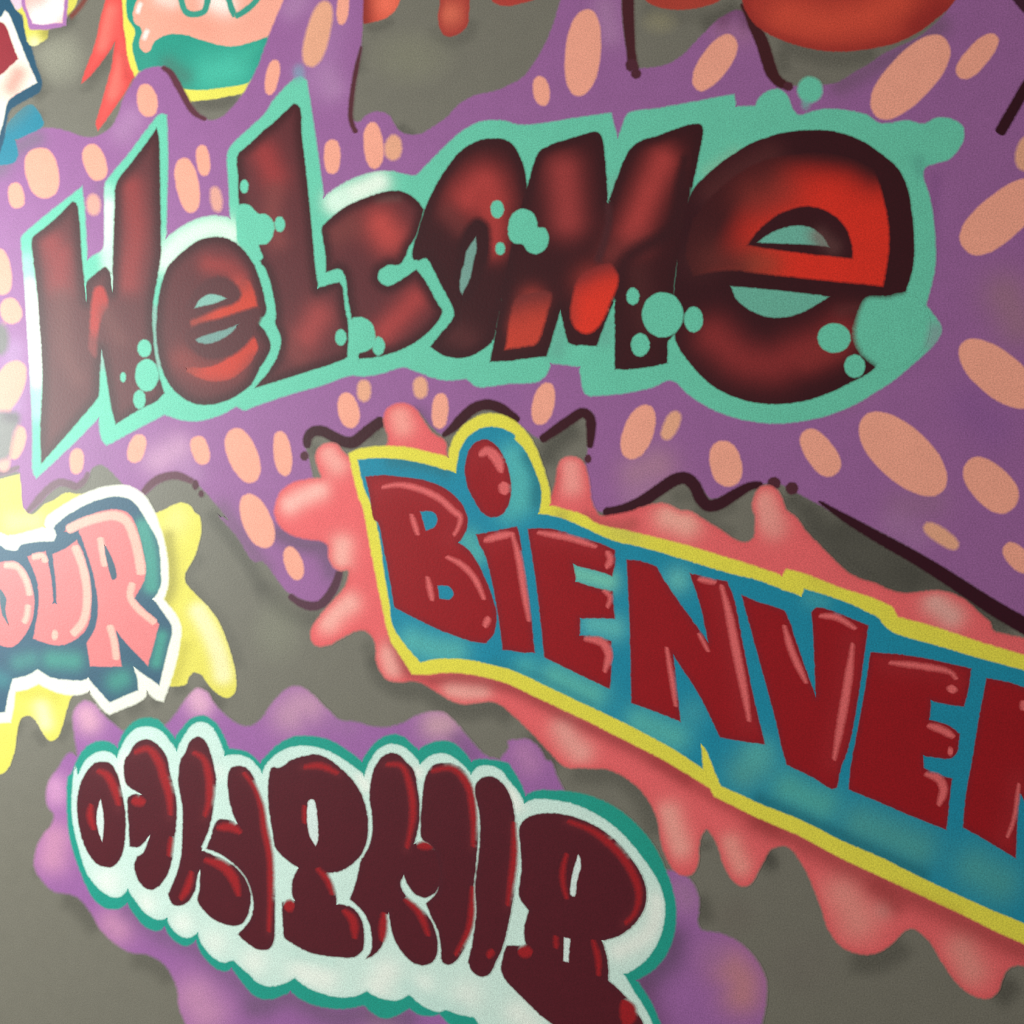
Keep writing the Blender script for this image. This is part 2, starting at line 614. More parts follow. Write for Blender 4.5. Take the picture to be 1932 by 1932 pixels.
# ------------------------------------------------------------------ top left: claw, green blob piece
t = thing('graffiti_claw', 'two red pointed claw strokes at top left on grey', 'graffiti', (180, 245))
shape('claw', t, '@00 775,-90 770,0 735,130 690,330 620,520 595,605* 640,570 740,450 810,350 838,310* 815,480 770,650 720,830 700,905 715,952* 760,890 830,790 900,690 985,560 1040,560* 960,400 915,270 900,100 890,-90*',
      (236, 84, 80), glow=[('@00 800,80 740,330', 70, (250, 122, 110), .7), ('@00 880,430 820,680', 70, (248, 120, 108), .7), ('@00 920,560 900,400', 50, (190, 48, 50), .5)], edge=((205, 62, 62), 35, .5))

t = thing('graffiti_green_blob', 'green and salmon graffiti blob with yellow rim at top left', 'graffiti', (400, 190))
shape('rim', t, '@00 888,-90* 900,130 905,210 920,290 930,400 960,500 985,560* 1100,680 1300,745 1400,737 1560,720 1720,690 1830,660 2050,500 2180,-90*', (232, 222, 92))
shape('body', t, '@00 922,-90* 930,120 985,225 965,340 985,430 1015,520 1100,600 1365,650 1480,655 1600,640 1820,598 1990,480 2050,300 2140,-90*', (38, 150, 132),
      glow=[('@00 1560,540 1700,500', 200, (70, 188, 164), .8), ('@00 1800,400 1880,330', 60, (60, 175, 150), .5), ('@00 1000,300 1060,450', 90, (52, 150, 132), .6), ('@00 1230,470 1340,560', 90, (70, 120, 108), .7)])
shape('drip', t, '@00 1010,-90* 1000,0 980,60 970,110 985,170 1020,190 1065,165 1040,230 1020,290 1025,350 1060,380 1092,365 1115,315 1160,275 1240,248 1340,250 1450,282 1600,325 1700,335 1800,315 1932,270 2060,210 2130,-90*', (246, 166, 146),
      glow=[('@00 1560,0 1640,30', 110, (255, 235, 228), .9), ('@00 1180,-20 1260,10', 80, (255, 215, 205), .8), ('@00 1320,140 1500,200', 120, (240, 150, 130), .4)])
stroke('highlight', t, '@00 1000,110 1015,50 1035,10', 50, (255, 232, 228), soft=True)
stroke('highlight', t, '@00 1042,300 1065,245 1085,205', 55, (255, 228, 222), soft=True)
stroke('line', t, '@00 1310,-90 1320,-10 1350,80 1390,103 1450,100 1490,80 1512,10 1530,-90', 42, (56, 150, 132))
stroke('line', t, '@00 1655,-90 1670,0 1695,80 1722,128', 42, (56, 150, 132))
stroke('line', t, '@00 1708,126 1770,90 1840,35 1900,-40', 42, (56, 150, 132))

# ------------------------------------------------------------------ top: red drips
t = thing('red_drips', 'row of red dripping paint blobs along the top edge', 'graffiti', (1300, 95))
shape('drip', t, '@10 770,-120* 780,100 790,168 860,160 950,132 1020,80 1060,0 1075,-120*', (214, 82, 64), glow=[('@10 960,20', 150, (240, 112, 88), .9), ('@10 790,0 800,160', 90, (120, 34, 34), .8)], g=5)
shape('drip', t, '@10 1365,-120* 1350,50 1340,120 1350,190 1380,250 1420,266 1500,238 1552,180 1562,80 1570,-120*', (176, 66, 56), glow=[('@10 1430,100', 110, (222, 108, 84), .8)], edge=((160, 52, 48), 40, .5), g=5)
shape('drip', t, '@10 1690,-120* 1740,10 1830,42 1932,25 2060,-20 2090,-120*', (178, 62, 54))
shape('drip', t, '@20 960,-120* 1000,0 1100,52 1250,70 1400,50 1540,0 1640,-120*', (176, 62, 50))

# ------------------------------------------------------------------ big purple slime
t = thing('purple_slime', 'large purple slime cloud with peach spots behind the word Welcome', 'graffiti', (1000, 1180))
SLIME = ('@00 -260,1090* -100,1060 110,1030 200,970 330,935 430,945 520,970 610,1000 690,1000 760,970 820,920 870,820 900,720 960,620 1010,540 1080,500 1170,490 1230,530 1290,620 1350,730 1400,810 1470,860 1540,880 1620,855 1700,780 1770,690 1830,590 1880,490 1920,380 1950,300 '
         '@10 160,130 220,-10 250,-160* 800,-160* 785,100 785,200 770,350 740,480 715,620 700,760 698,870 730,930 770,890 800,855 850,825 930,820 985,850 1020,910 1060,960 1130,985 1220,975 1300,930 1400,860 1500,760 1600,700 1700,680 1800,650 1880,610 '
         '@20 100,570 180,470 240,370 300,250 345,120 385,-20 420,-160* 810,-160* 825,100 835,230 860,340 880,440 920,495 1050,495 1160,470 1260,410 1360,310 1450,220 1520,150 1600,100 1660,75 1720,90 1790,200 1850,310 1890,430 '
         '@30 60,480 130,600 230,630 380,620 480,622 580,600 680,540 800,470 900,400 1000,350 1150,280 1300,160 1400,40 1500,-160* 2260,-160* '
         '@32 2260,1000* 1932,800 1700,660 1500,530 1300,410 1100,290 900,180 700,80 560,20 '
         '@31 400,1800 290,1740 200,1690 130,1665 60,1665 0,1680 @21 1720,1690 1600,1750 1480,1780 1420,1720 1360,1640 1290,1612 1220,1622 1100,1700 960,1790 820,1850 660,1870 600,1790 580,1640 565,1510 575,1450 600,1350 620,1200 590,1142 540,1137 440,1190 330,1260 240,1340 '
         '120,1270 0,1180 @11 1780,1100 1690,1082 1610,1110 1500,1220 1380,1310 1290,1250 1190,1140 1100,1180 930,1195 870,1230 800,1300 700,1340 620,1320 540,1282 450,1267 390,1290 370,1350 372,1420 400,1520 420,1620 430,1720 600,1900 '
         '@12 600,60 560,300 612,440 605,560 545,650 480,690 400,682 300,642 240,600 160,500 60,380 @02 1850,380 1730,200 1600,50 @01 1660,1932 1560,1800 1450,1680 1380,1632 1290,1602 1200,1622 1110,1690 1030,1760 950,1720 850,1620 790,1560 740,1530 690,1540 645,1590 600,1660 555,1690 480,1672 400,1692 330,1762 250,1850 190,1892 162,1800 150,1680 140,1582 0,1602 -260,1640*')
LG = (178, 132, 176)
shape('slime', t, SLIME, PURPLE, g=9.0, f=5.0, glow=[
    ('@00 900,950 960,870', 140, LG, .6), ('@10 520,560 560,640', 130, LG, .7), ('@10 420,620 520,350 560,150', 170, (166, 116, 168), .6), ('@10 270,60 330,0', 120, LG, .6),
    ('@10 320,520 330,560', 50, (140, 140, 176), .7), ('@20 700,60 740,250', 130, (172, 124, 168), .7), ('@20 1560,220 1700,240', 130, (168, 112, 152), .6),
    ('@01 1150,1500 1300,1420', 150, (196, 148, 182), .8), ('@01 1350,1550 1420,1600', 100, LG, .5), ('@01 80,1100 100,700', 120, (176, 142, 186), .5),
    ('@21 950,1600 1080,1540', 190, (174, 124, 150), .85), ('@21 900,1780 1010,1700', 120, (170, 120, 160), .6), ('@31 1800,300 1900,500', 230, (158, 112, 134), .8), ('@31 1050,1850 1250,1800', 180, (154, 108, 142), .6),
    ('@32 1000,120 1150,200', 140, (166, 116, 164), .6), ('@31 650,1050 760,1000', 130, (160, 108, 150), .4), ('@31 1550,1100 1700,1250', 240, (136, 84, 150), .5),
    ('@12 180,180 350,260 520,260', 90, (104, 78, 104), .8), ('@12 520,340 560,460', 90, (108, 80, 110), .7), ('@11 1190,1180 1260,1280', 90, (104, 74, 104), .7),
    ('@00 0,1230 100,1100 260,1010', 90, (122, 104, 128), .8), ('@00 740,1360 730,1420', 70, (128, 94, 132), .5), ('@20 1560,140 1650,60 1740,150', 90, (92, 50, 72), .55),
    ('@30 1320,180 1150,330 900,450 600,620', 110, (112, 84, 106), .6), ('@30 1240,1900 1290,1300', 60, (132, 80, 138), .5), ('@02 1620,0 1800,260 1932,440', 90, (112, 88, 108), .6),
    ('@11 1900,1040 1700,1000', 80, (142, 90, 150), .4)])
for P, w, tp, c in [
    ('@00 1175,485 1240,528 1290,610 1340,700 1390,790 1440,840 1510,875', 48, (.7, 1, 1, .9, .5), (92, 40, 56)),
    ('@10 782,330 748,480 722,620 705,760 702,860 722,930 748,975', 34, (.3, .9, 1, 1, 1), (86, 38, 48)),
    ('@20 868,-120 870,100 880,250 892,380 905,470 925,530', 80, (1, 1.1, 1, .8, .9), (72, 26, 34)),
    ('@20 1690,20 1750,110 1800,210 1850,320 @30 60,430 100,540 150,600 225,632', 92, (.3, .9, 1, 1, .6), (66, 22, 28)),
    ('@30 2080,420 1932,660 1840,820 1745,985', 80, (1, 1, 1, 1), (50, 6, 22)),
    ('@30 1830,-120 1900,-10 1990,90', 90, (1, 1, 1), (62, 24, 44)),
    ('@01 -120,1610 0,1590 80,1572 150,1545', 42, (1, 1, .6), (116, 88, 100)),  # plum paled here: window glare put into the stroke colour
    ('@01 185,1890 270,1800 340,1722 430,1662 500,1672 560,1690 620,1640 645,1580', 52, (.5, 1, 1, 1, .5), (112, 80, 94)),  # likewise faded, the glare is painted into its colour
    ('@01 1035,1745 1120,1660 1200,1622 1290,1612 1370,1640 1420,1665', 58, (.8, 1, 1, .6), (100, 56, 72)),
    ('@11 388,1420 388,1340 430,1292 500,1290 560,1320 640,1362 720,1370 790,1320 860,1262 950,1200', 84, (.6, .9, .9, 1, 1, .9), PLUM),
    ('@11 1365,1330 1450,1262 1520,1190 1600,1122 1690,1095 1780,1115 1850,1160 1932,1225', 76, (.4, 1, 1, 1, .8), PLUM),
    ('@21 225,1360 330,1288 440,1212 540,1155 590,1190 600,1260 590,1420', 72, (.8, 1, 1, 1, .6), PLUM),
    ('@21 680,1895 820,1870 960,1810 1100,1715 1220,1640 1290,1632 1350,1680 1400,1780 1450,1830 1530,1820 1650,1750 1760,1690 1860,1675', 88, (1, 1, 1, 1, 1, .9, .5), (54, 6, 24)),
    ('@32 430,-60 560,25 700,110 900,225 1100,335 1300,455 1500,585 1700,715 1932,850 2240,1020', 94, (.2, .7, .9, 1, 1.1, 1.2, 1.3, 1.3), (50, 2, 22)),
    ('@12 245,625 330,685 420,710 490,692 560,610 600,530 625,445', 64, (.6, 1, 1, .8), (84, 44, 62))]:
    stroke('outline_stroke', t, P, w, c, taper=tp, f=5)
for P, rx, ry in [('@20 895,475', 42, 44), ('@20 928,538', 36, 34), ('@30 215,630', 32, 30), ('@11 365,1470', 28, 32), ('@21 577,1490', 24, 30), ('@31 110,1668', 46, 44), ('@31 240,1705', 44, 44),
                  ('@01 1425,1680', 22, 34), ('@01 1467,1745', 18, 24)]:
    bubble('dot', t, P, rx, ry, (80, 34, 48))
for P, w, c in [
    ('@00 1050,615 1095,848', 138, 0), ('@00 265,1085 350,1440', 245, 0), ('@00 655,1055 728,1312', 160, 0), ('@00 105,1335 130,1515', 115, 0), ('@00 675,1425 688,1560', 84, 1),
    ('@00 1470,1060 1492,1280', 96, 0), ('@00 1335,1155 1398,1550', 162, 0), ('@00 1563,1370 1590,1535', 72, 1), ('@01 -20,-40 25,292', 160, 0),
    ('@10 525,15 400,478', 168, 2), ('@10 655,-60 633,178', 86, 0), ('@10 155,440 105,688', 96, 0), ('@10 568,1020 565,1265', 120, 0), ('@10 860,893 876,1228', 138, 0), ('@10 1022,990 1005,1162', 108, 2),
    ('@20 580,70 500,698', 246, 0), ('@20 215,558 258,768', 112, 0), ('@20 1630,262 1372,650', 205, 0), ('@30 1350,280 855,845', 335, 0), ('@30 1730,260 1455,558', 170, 0),
    ('@30 2010,990 1920,1235', 165, 2), ('@30 2040,1340 1500,1815', 340, 0), ('@01 60,322 98,502', 146, 0), ('@01 150,785 -30,1150', 205, 0), ('@01 152,1255 95,1490', 112, 0), ('@01 45,1480 18,1572', 62, 1),
    ('@01 568,1418 550,1598', 98, 0), ('@01 1032,1318 963,1512', 122, 0), ('@01 1428,1330 1492,1528', 128, 0), ('@01 1700,1272 1842,1662', 205, 0), ('@p 463,934 507,1032', 196, 0),
    ('@11 660,1010 712,1262', 142, 0), ('@11 800,922 797,1066', 92, 2), ('@11 1212,900 1210,1045', 94, 2), ('@11 1362,1015 1345,1268', 120, 0), ('@11 180,1292 230,1612', 125, 0),
    ('@21 292,938 213,1238', 150, 0), ('@21 1020,1103 868,1485', 205, 0), ('@21 1230,1152 1135,1342', 100, 2), ('@21 1530,1366 1632,1685', 222, 0),
    ('@31 1480,650 2000,1085', 310, 0), ('@31 330,1290 560,1598', 215, 0), ('@31 765,1185 1335,1725', 370, 0), ('@31 1530,1505 1845,1855', 290, 0),
    ('@32 1210,118 1445,278', 104, 2), ('@32 1800,260 1975,460', 140, 0), ('@12 248,278 322,514', 122, 0)]:
    dab('spot', t, P, w, [PEACH, (226, 160, 146), (232, 166, 136)][c], f=[5, 8, 7][c])
for P, rx, ry in [('@01 5,620', 42, 95)]:
    bubble('gap', t, P, rx, ry, (116, 112, 112), f=12)
shape('gap', t, '@01 -200,1160* 60,1165 120,1170 125,1215 85,1290 70,1400 40,1470 -200,1480*', (128, 126, 124), f=12, glow=[('@01 60,1180 120,1190', 60, (96, 84, 96), .7)])

# big red blob of the drips lies over the slime
t2 = bpy.data.objects['red_drips']
shape('drip', t2, '@20 1680,-120* 1720,60 1790,170 1900,250 @30 100,262 250,320 450,365 600,375 800,355 1000,310 1150,240 1300,130 1400,40 1500,-120*', (176, 54, 44),
      glow=[('@30 200,120 500,170 800,120 1000,20', 190, (214, 76, 56), .85), ('@30 1300,60 1150,180', 120, (140, 30, 32), .6)], edge=((146, 38, 36), 80, .5), g=8)

# ------------------------------------------------------------------ left edge: blue outlined piece
t = thing('graffiti_blue_star', 'blue and white outlined dark red graffiti shape at the upper left edge', 'graffiti', (15, 310))
shape('shard', t, '@00 195,770 235,765 320,900 300,930 110,1020* 130,1130 105,1180 40,1200 -260,1195* -260,1060* 20,980 60,900', (30, 128, 154), glow=[('@00 60,880 130,820 190,760', 90, (74, 124, 136), .9)])
shape('outline', t, '@00 -260,-90* 60,-90* 85,0 150,110 215,300 265,480 305,600 290,665 180,735 75,800 45,900 20,1050 -40,1150 -260,1150*', (34, 78, 104))
shape('border', t, '@00 -260,160* 0,128 38,80* 60,100 100,190 180,400 268,600* 60,735 28,860 0,960 -60,1100 -260,1100*', (236, 232, 218), glow=[('@00 130,540 80,640', 100, (238, 158, 146), .95), ('@00 0,700', 80, (244, 206, 190), .6)])
shape('core', t, '@00 -260,168* 15,165 40,190 85,310 130,430* 60,495 0,545 -260,640*', (146, 40, 52))
t = thing('graffiti_pink_block', 'pink block with purple outline and yellow edge at the top left corner', 'graffiti', (75, 85))
shape('backing', t, '@00 60,-90* 130,80 165,110 180,200 215,325 250,335 290,310 340,280 360,200 495,110 540,60 590,-90*', (216, 206, 90), glow=[('@00 250,310', 60, (246, 238, 190), .8), ('@00 340,240 480,150', 70, (140, 128, 66), .7)])
stroke('shading', t, '@00 500,140 590,40 650,-60', 60, (122, 52, 44), soft=True, alpha=.9)
shape('lavender', t, '@00 60,-90* 90,20 130,70 170,30 175,-90*', (220, 188, 206))
shape('outline', t, '@00 165,-90* 160,40 190,110 218,215* 350,212 480,185* 495,0 500,-90*', (168, 112, 170))
shape('block', t, '@00 185,-90* 190,40 215,110 240,165* 300,178 380,168 452,165* 468,0 475,-90*', (240, 178, 170), glow=[('@00 290,130 360,100 410,50', 110, (255, 246, 244), .95)], g=4)

# ------------------------------------------------------------------ WELCOME
t = thing('welcome_lettering', 'maroon and red graffiti word Welcome with turquoise outline', 'graffiti', (900, 880))
OUT = ('@00 160,1730 200,1685 595,1365* 612,1500 636,1900* 690,1860 750,1820 765,1600 770,1340 800,1290 950,1110 1160,840 1185,832 1212,842* 1222,1100 1215,1450 1210,1742* 1250,1710 1350,1640 1450,1595 1560,1575 1680,1592* 1670,1350 1662,1120 1700,1050 1932,830 '
       '@10 150,720 290,580 340,560 380,590* 430,900 465,1150 505,1440* 600,1370 730,1300 880,1255 1000,1250 1100,1275 1180,1280 1250,1210 1380,1080 1500,970 1620,900 1730,878 1850,890 '
       '@20 20,900 100,915 250,900 500,860 745,825* 770,930 795,1005* 830,920 870,832 1100,790 1400,735 1640,690* 1655,780* 1800,775* 1830,700 1880,668 '
       '@30 0,720 60,670 150,655 210,710 240,790 290,840 400,812 500,797 640,807 780,840 880,900 960,900 1080,880 1200,905 1300,860 1400,870 1480,920 1490,1010 1450,1090 1380,1160 1280,1190 1210,1220 1195,1280 1240,1430 1270,1600 1285,1900 '
       '@31 1272,150 1215,370* 1270,440 1330,545 1280,650 1220,710 1130,790 1000,900 850,1000 700,1090 500,1170 300,1215 100,1230 @21 1700,1200 1540,1150 1400,1080 1300,1010 1220,930 1160,915 1050,965 800,1015 600,1032* 555,1010 525,880 515,820* 400,800 300,795* 280,860 220,920 0,940 '
       '@11 1620,962 1580,930 1545,905* 1400,915 1300,895 1180,850 1080,820 950,860 800,885 700,880 500,950 250,1020 0,1105 @01 1780,1132 1725,1105* 1600,1170 1450,1210 1330,1205 1200,1165* 1000,1270 780,1390* 745,1350 720,1190* 550,1360 265,1628* 245,1590 240,1300 220,800 200,500 185,250 165,0')
MW = (238, 248, 234)
shape('outline', t, OUT, TEAL, g=6.0, f=5.0, glow=[
    ('@01 195,60 230,350 255,600 268,900 270,1150', 90, (172, 226, 206), .7), ('@01 215,230 240,400', 70, MW, .8), ('@01 240,400 255,600 262,760', 95, MW, 1.0, .2), ('@01 262,760 268,920', 65, MW, .8), ('@00 785,1380 790,1500', 60, (180, 228, 208), .6), ('@00 790,1500 788,1650 780,1780', 75, (226, 244, 228), .95), ('@00 780,1780 800,1932', 70, (200, 232, 214), .7), ('@01 790,0 800,120 820,220', 60, (196, 226, 208), .8),
    ('@00 1200,1900 1320,1760 1450,1690 1580,1660 1680,1700', 120, (218, 240, 222), .95, .1), ('@10 600,1470 700,1420 820,1370 900,1330', 110, (234, 246, 232), .95, .1), ('@10 580,1480 660,1430', 70, (200, 236, 218), .6),
    ('@20 780,1350 740,1440', 80, (118, 180, 160), .7), ('@20 1450,1250 1650,1120', 70, (136, 196, 166), .6), ('@31 1290,560 1270,640', 90, (132, 158, 160), .8), ('@21 380,560 350,700', 90, (102, 172, 154), .7), ('@21 730,500 700,620', 80, (102, 172, 154), .7),
    ('@30 1160,1180 1180,1250', 70, (84, 156, 142), .5), ('@01 730,800 745,700', 60, (150, 180, 172), .8), ('@01 1120,400 1160,800', 40, (140, 160, 156), .7), ('@10 300,600', 40, (110, 188, 170), .5)])
haze('overspray', t, '@10 325,530', 60, 90, (120, 150, 176), .6)
bubble('bubble', t, '@30 372,655', 84, 88, TEAL, f=7)
haze('overspray', t, '@30 340,760', 50, 60, (110, 180, 170), .7)

E = (MAROON_D, 85, .9)
L = shape('letter', t, '@00 235,1740 290,1690 400,1600 530,1470* 555,1482 575,1600 600,1932 @01 615,200 630,340* 632,205 690,150 770,95 800,130 820,270* 825,0 @00 838,1500 850,1340 980,1160 1100,1000 1140,940* 1156,1000 1165,1300 1172,1800 '
      '@01 1172,0 1150,150 1115,350 1110,500 1120,650 1150,850 1195,1010* 1150,1060 1000,1140 845,1235* 810,1100 780,900 740,700* 725,900 715,1030 600,1180 300,1525* 296,1300 310,900 302,700 285,450 265,200 240,0', MAROON, g=5, spread=.88,
      glow=[('@00 380,1780 430,1932 @01 440,0 430,200', 140, (142, 46, 50), .95), ('@00 960,1370 980,1560 @01 990,-160 960,60 940,200', 135, (142, 46, 48), .95), ('@01 450,300 480,700 560,900', 110, (112, 58, 58), .6), ('@01 760,420 880,620', 90, (112, 56, 56), .6)], edge=E)
L['label'] = 'letter W'
shape('red_flash', L, '@01 700,250 740,240 770,300 775,380 740,430 715,520 700,620 690,740 665,760 655,680 662,560 670,420 680,320', (178, 48, 44), glow=[('@01 680,760 670,640', 90, (120, 50, 52), .9), ('@01 770,400 760,450', 60, (130, 56, 56), .8)], g=3, f=7)

L = shape('letter', t, '@00 1240,1925 1330,1840 1450,1755 1570,1728 1690,1755 1790,1840 @01 1860,100 1905,230 @11 75,330 85,420 20,497* 80,570 118,660 100,730 50,810 @01 1830,945 1720,1030 1600,1082 1500,1095 1400,1080 1280,1000 1200,880 1155,720 1140,550 1148,400 1175,230 1220,100', MAROON, g=5, spread=.88,
      glow=[('@01 1520,70 1660,100 1740,170', 110, (146, 46, 46), .9), ('@01 1740,220 1800,330 1700,380 1560,430', 80, (178, 60, 52), .8), ('@01 1330,760 1500,860 1700,820', 140, (140, 52, 50), .7)], edge=E)
L['label'] = 'small letter e beside the W'
shape('red_flash', L, '@01 1400,480 1500,450 1620,400 1720,345 1755,290 1760,200 1800,190 1840,260 1870,380* 1750,420 1600,460 1480,495 1400,510', (198, 58, 38), g=3, f=6, glow=[('@01 1380,490 1430,490', 120, (150, 58, 50), .9), ('@01 1770,190', 110, (150, 52, 48), .9)])
shape('red_flash', L, '@01 1350,838 1410,828 1500,830 1620,790 1730,700 1810,610 1850,610 1875,680 1840,760 1760,850 1660,910 1540,920 1440,890 1380,860', (196, 56, 40), g=3, f=5, glow=[('@01 1300,830 1360,840', 130, (150, 58, 50), .9), ('@01 1500,940 1700,920 1850,760', 60, (150, 52, 48), .7)])
shape('inner_shade', L, '@01 1350,420 1390,330 1450,240 1540,180 1640,175 1720,230 1750,300 1700,350 1600,380 1480,430 1380,460', (84, 34, 40), g=4, f=8, glow=[('@01 1370,440', 90, MAROON, .8)])
shape('inner_shade', L, '@01 1350,600 1450,520 1600,480 1780,420 1870,400 1890,470 1860,520 1830,600 1750,690 1650,740 1520,750 1420,700', (84, 34, 40), g=4, f=8, glow=[('@01 1360,620', 100, MAROON, .8)])
shape('counter', L, '@01 1422,388* 1460,330 1520,295 1590,298 1640,320* 1570,352 1480,372', (126, 176, 164))
shape('counter', L, '@01 1432,622 1540,580 1650,548 1740,512* 1680,572 1600,622 1510,648 1450,640', (112, 150, 144))

L = shape('letter', t, '@00 1735,1132 1810,1060 1932,945 @10 100,930 290,755* 325,780 345,1000 370,1200 400,1500 420,1700 440,1932 @11 465,245* 530,225 620,205* 640,240 660,400 690,560 700,742* 550,800 300,880 5,972* 100,860 170,740 197,620 155,500 158,430 130,250 80,100 @10 60,1932 -20,1780 @00 1780,1640 1745,1490 1738,1300', MAROON, g=5, spread=.88,
      glow=[('@10 80,1130 140,1280', 150, (150, 46, 48), .95), ('@10 150,1400 130,1550 170,1750', 120, (126, 54, 54), .8), ('@11 380,600 470,450', 160, (160, 60, 60), .9), ('@11 250,650 330,740', 120, (126, 52, 52), .7)], edge=E)
L['label'] = 'tall letter L'

L = shape('letter', t, '@10 495,1660 560,1590 680,1500 850,1430 980,1395 1080,1400 1170,1450 1232,1528* 1210,1620 1170,1730 1120,1810 1080,1900 @11 1095,20 1060,70 970,78 910,120 898,180 960,232 1050,200 1180,110* 1240,190 1340,370 1368,410 1340,480 1200,620 1050,700 900,745 760,758* 740,600 715,490 685,330 660,150 620,105 525,127* 520,0 @10 505,1760', MAROON, g=5, spread=.88,
      glow=[('@10 920,1640 980,1720', 190, (186, 66, 62), .95), ('@10 700,1650 600,1700', 150, (120, 52, 50), .7), ('@11 950,560 1080,430 1170,330', 140, (164, 56, 56), .95), ('@10 900,1440 1050,1430', 50, (120, 82, 78), .6)], edge=E)
L['label'] = 'letter c'

L = shape('letter', t, '@10 1236,1545 1300,1400 1400,1230 1520,1090 1650,1022 1760,1010 1860,1050 @20 0,1032 60,1105 110,1220 132,1362* 160,1500 100,1800 @21 0,200 @11 1755,600* 1700,665 1600,730 1500,755 1400,742 1330,705 1285,672* 1350,590 1440,480 1458,430 1440,370 1350,200 1250,25 1200,42 1155,30 @10 1150,1900 1165,1780 1195,1680', MAROON_D, g=5, spread=.9,
      glow=[('@10 1560,1440 1680,1340 1720,1450', 210, (172, 56, 54), 1.0), ('@10 1700,1480 1760,1650 1750,1800', 130, (168, 52, 50), .95), ('@10 1420,1550 1500,1650', 110, (112, 44, 44), .6), ('@11 1450,560 1550,620', 140, (98, 42, 44), .5)], edge=((54, 12, 20), 90, .85))
L['label'] = 'letter o'
shape('inner_shade', L, '@10 1490,1900 1505,1790 1550,1680 1625,1605 1685,1640 1705,1760 @11 1695,20 1650,130 1590,270 1520,345 1480,270 1478,120', (54, 12, 20), f=12)
shape('counter', L, '@10 1612,1735* 1550,1830 1530,1932 @11 1518,100 1500,250 1515,285* 1570,170 1598,40 @10 1615,1830', (116, 158, 148))

L = shape('letter', t, '@20 132,1372* 180,1205 220,1110 300,1060 450,1010 590,967 650,965 680,1010 700,1150 722,1482* 790,1300 870,1110 950,1035 1100,985 1250,930 1340,905 1400,910 1415,940 1380,1150 1330,1392* 1310,1550 1290,1700 @21 1210,200 1210,560 1155,640* 1155,790* 1050,815 900,835 775,838* 772,330* 700,500 640,668* 550,662 460,655 430,640* 375,410* 330,560 275,742* 150,755 0,775 @11 1720,782* 1755,600* 1800,350 @20 40,1700', MAROON_D, g=5, spread=.9,
      glow=[('@20 400,1250 430,1600', 190, (156, 54, 54), .95), ('@20 1120,1180 1020,1400 900,1700', 170, (172, 58, 56), .95), ('@20 750,1850 950,1780', 140, (120, 44, 44), .7), ('@21 170,330 90,520', 130, (170, 58, 50), .8), ('@21 600,200', 170, (160, 50, 44), .8), ('@21 950,150 1000,500', 130, (84, 34, 36), .5)], edge=((54, 12, 20), 85, .9))
L['label'] = 'letter M'
stroke('inner_shade', L, '@20 720,1460 730,1600 700,1750 640,1932', 90, (74, 30, 36), soft=True, alpha=.9)
stroke('inner_shade', L, '@20 1300,1080 1260,1300 1200,1650 @21 850,50 800,350', 170, (56, 14, 22), soft=True, alpha=.95, taper=(.5, 1, 1, 1.1, .7))
shape('red_flash', L, '@21 520,180 620,110 740,80 800,70 790,180 740,330 690,450 630,540 570,570 500,540 460,460 470,330', (226, 52, 34), g=4, f=7, glow=[('@21 480,160 640,80 800,40', 150, (130, 40, 40), .95), ('@21 460,300 460,480', 70, (170, 50, 42), .6)])
shape('red_flash', L, '@21 60,330 200,280 300,290 270,430 220,600 190,645 100,665 @11 1840,680* 1860,540 1880,430', (200, 62, 46), g=4, f=7, glow=[('@21 0,320 150,270 300,260', 190, (110, 40, 40), .95)])

L = shape('letter', t, '@20 1335,1398 1450,1270 1600,1150 1780,1040 1880,1005 @30 150,975 350,950 550,960 750,1030 900,1130 1020,1240 1080,1370 1115,1550 1130,1750 1125,1920 @31 1092,200 1045,305 950,330* 820,330 780,348* 742,480 732,600 775,710 880,795* 800,862 650,942 500,1012 350,1062 150,1090 0,1082 @21 1750,1070 1600,1020 1450,930 1320,790 1240,680 1212,590 1205,300 @20 1270,1650', (54, 10, 20), g=6,
      glow=[('@20 1500,1400 1700,1250 1900,1150', 150, (84, 34, 36), .8), ('@21 1500,600 1700,760 1932,800 @31 250,740 450,660 600,570', 190, (136, 40, 42), .95), ('@31 350,780 560,700', 110, (140, 44, 44), .6), ('@20 1400,1900 1600,1800', 160, (78, 32, 34), .6), ('@31 600,420 700,400', 70, (96, 40, 42), .6)])
L['label'] = 'big letter e at the end of the word'
shape('red_band', L, '@20 1350,1600* 1500,1420 1650,1290 1800,1200 @30 100,1160 300,1130 500,1130 680,1170 830,1245* 870,1340 905,1470 935,1620 942,1780 @31 930,50 898,226* 700,205 500,185 250,158 0,133 @21 1650,110 1500,120 1350,150* 1300,0', (222, 46, 30), g=5, f=6,
      glow=[('@20 1300,1900 1400,1650 1550,1400 1750,1260', 330, (64, 16, 22), 1.0, .3), ('@30 0,1130 200,1080 450,1080 700,1120 850,1200', 240, (66, 16, 22), 1.0, .15), ('@30 0,1450 150,1400', 220, (150, 50, 42), .6), ('@21 1500,60 1700,90', 220, (96, 36, 34), .9), ('@31 0,60 60,70', 160, (150, 62, 44), .6)])
shape('inner_shade', L, '@p 1412,462* 1430,437 1446,422 1463,409 1481,400 1521,390 1561,400 1591,425 1606,460 1608,487* 1560,482 1516,477 1460,470', (56, 12, 22), g=6, f=5, glow=[('@30 450,1720 540,1800', 80, (100, 62, 62), .6)])
shape('counter', L, '@p 1430,457* 1450,443 1466,435 1490,428 1511,426 1535,433 1552,447 1563,465* 1530,461 1480,459', (108, 178, 160), g=4, glow=[('@30 430,1720 480,1800', 90, (126, 118, 112), .9)])
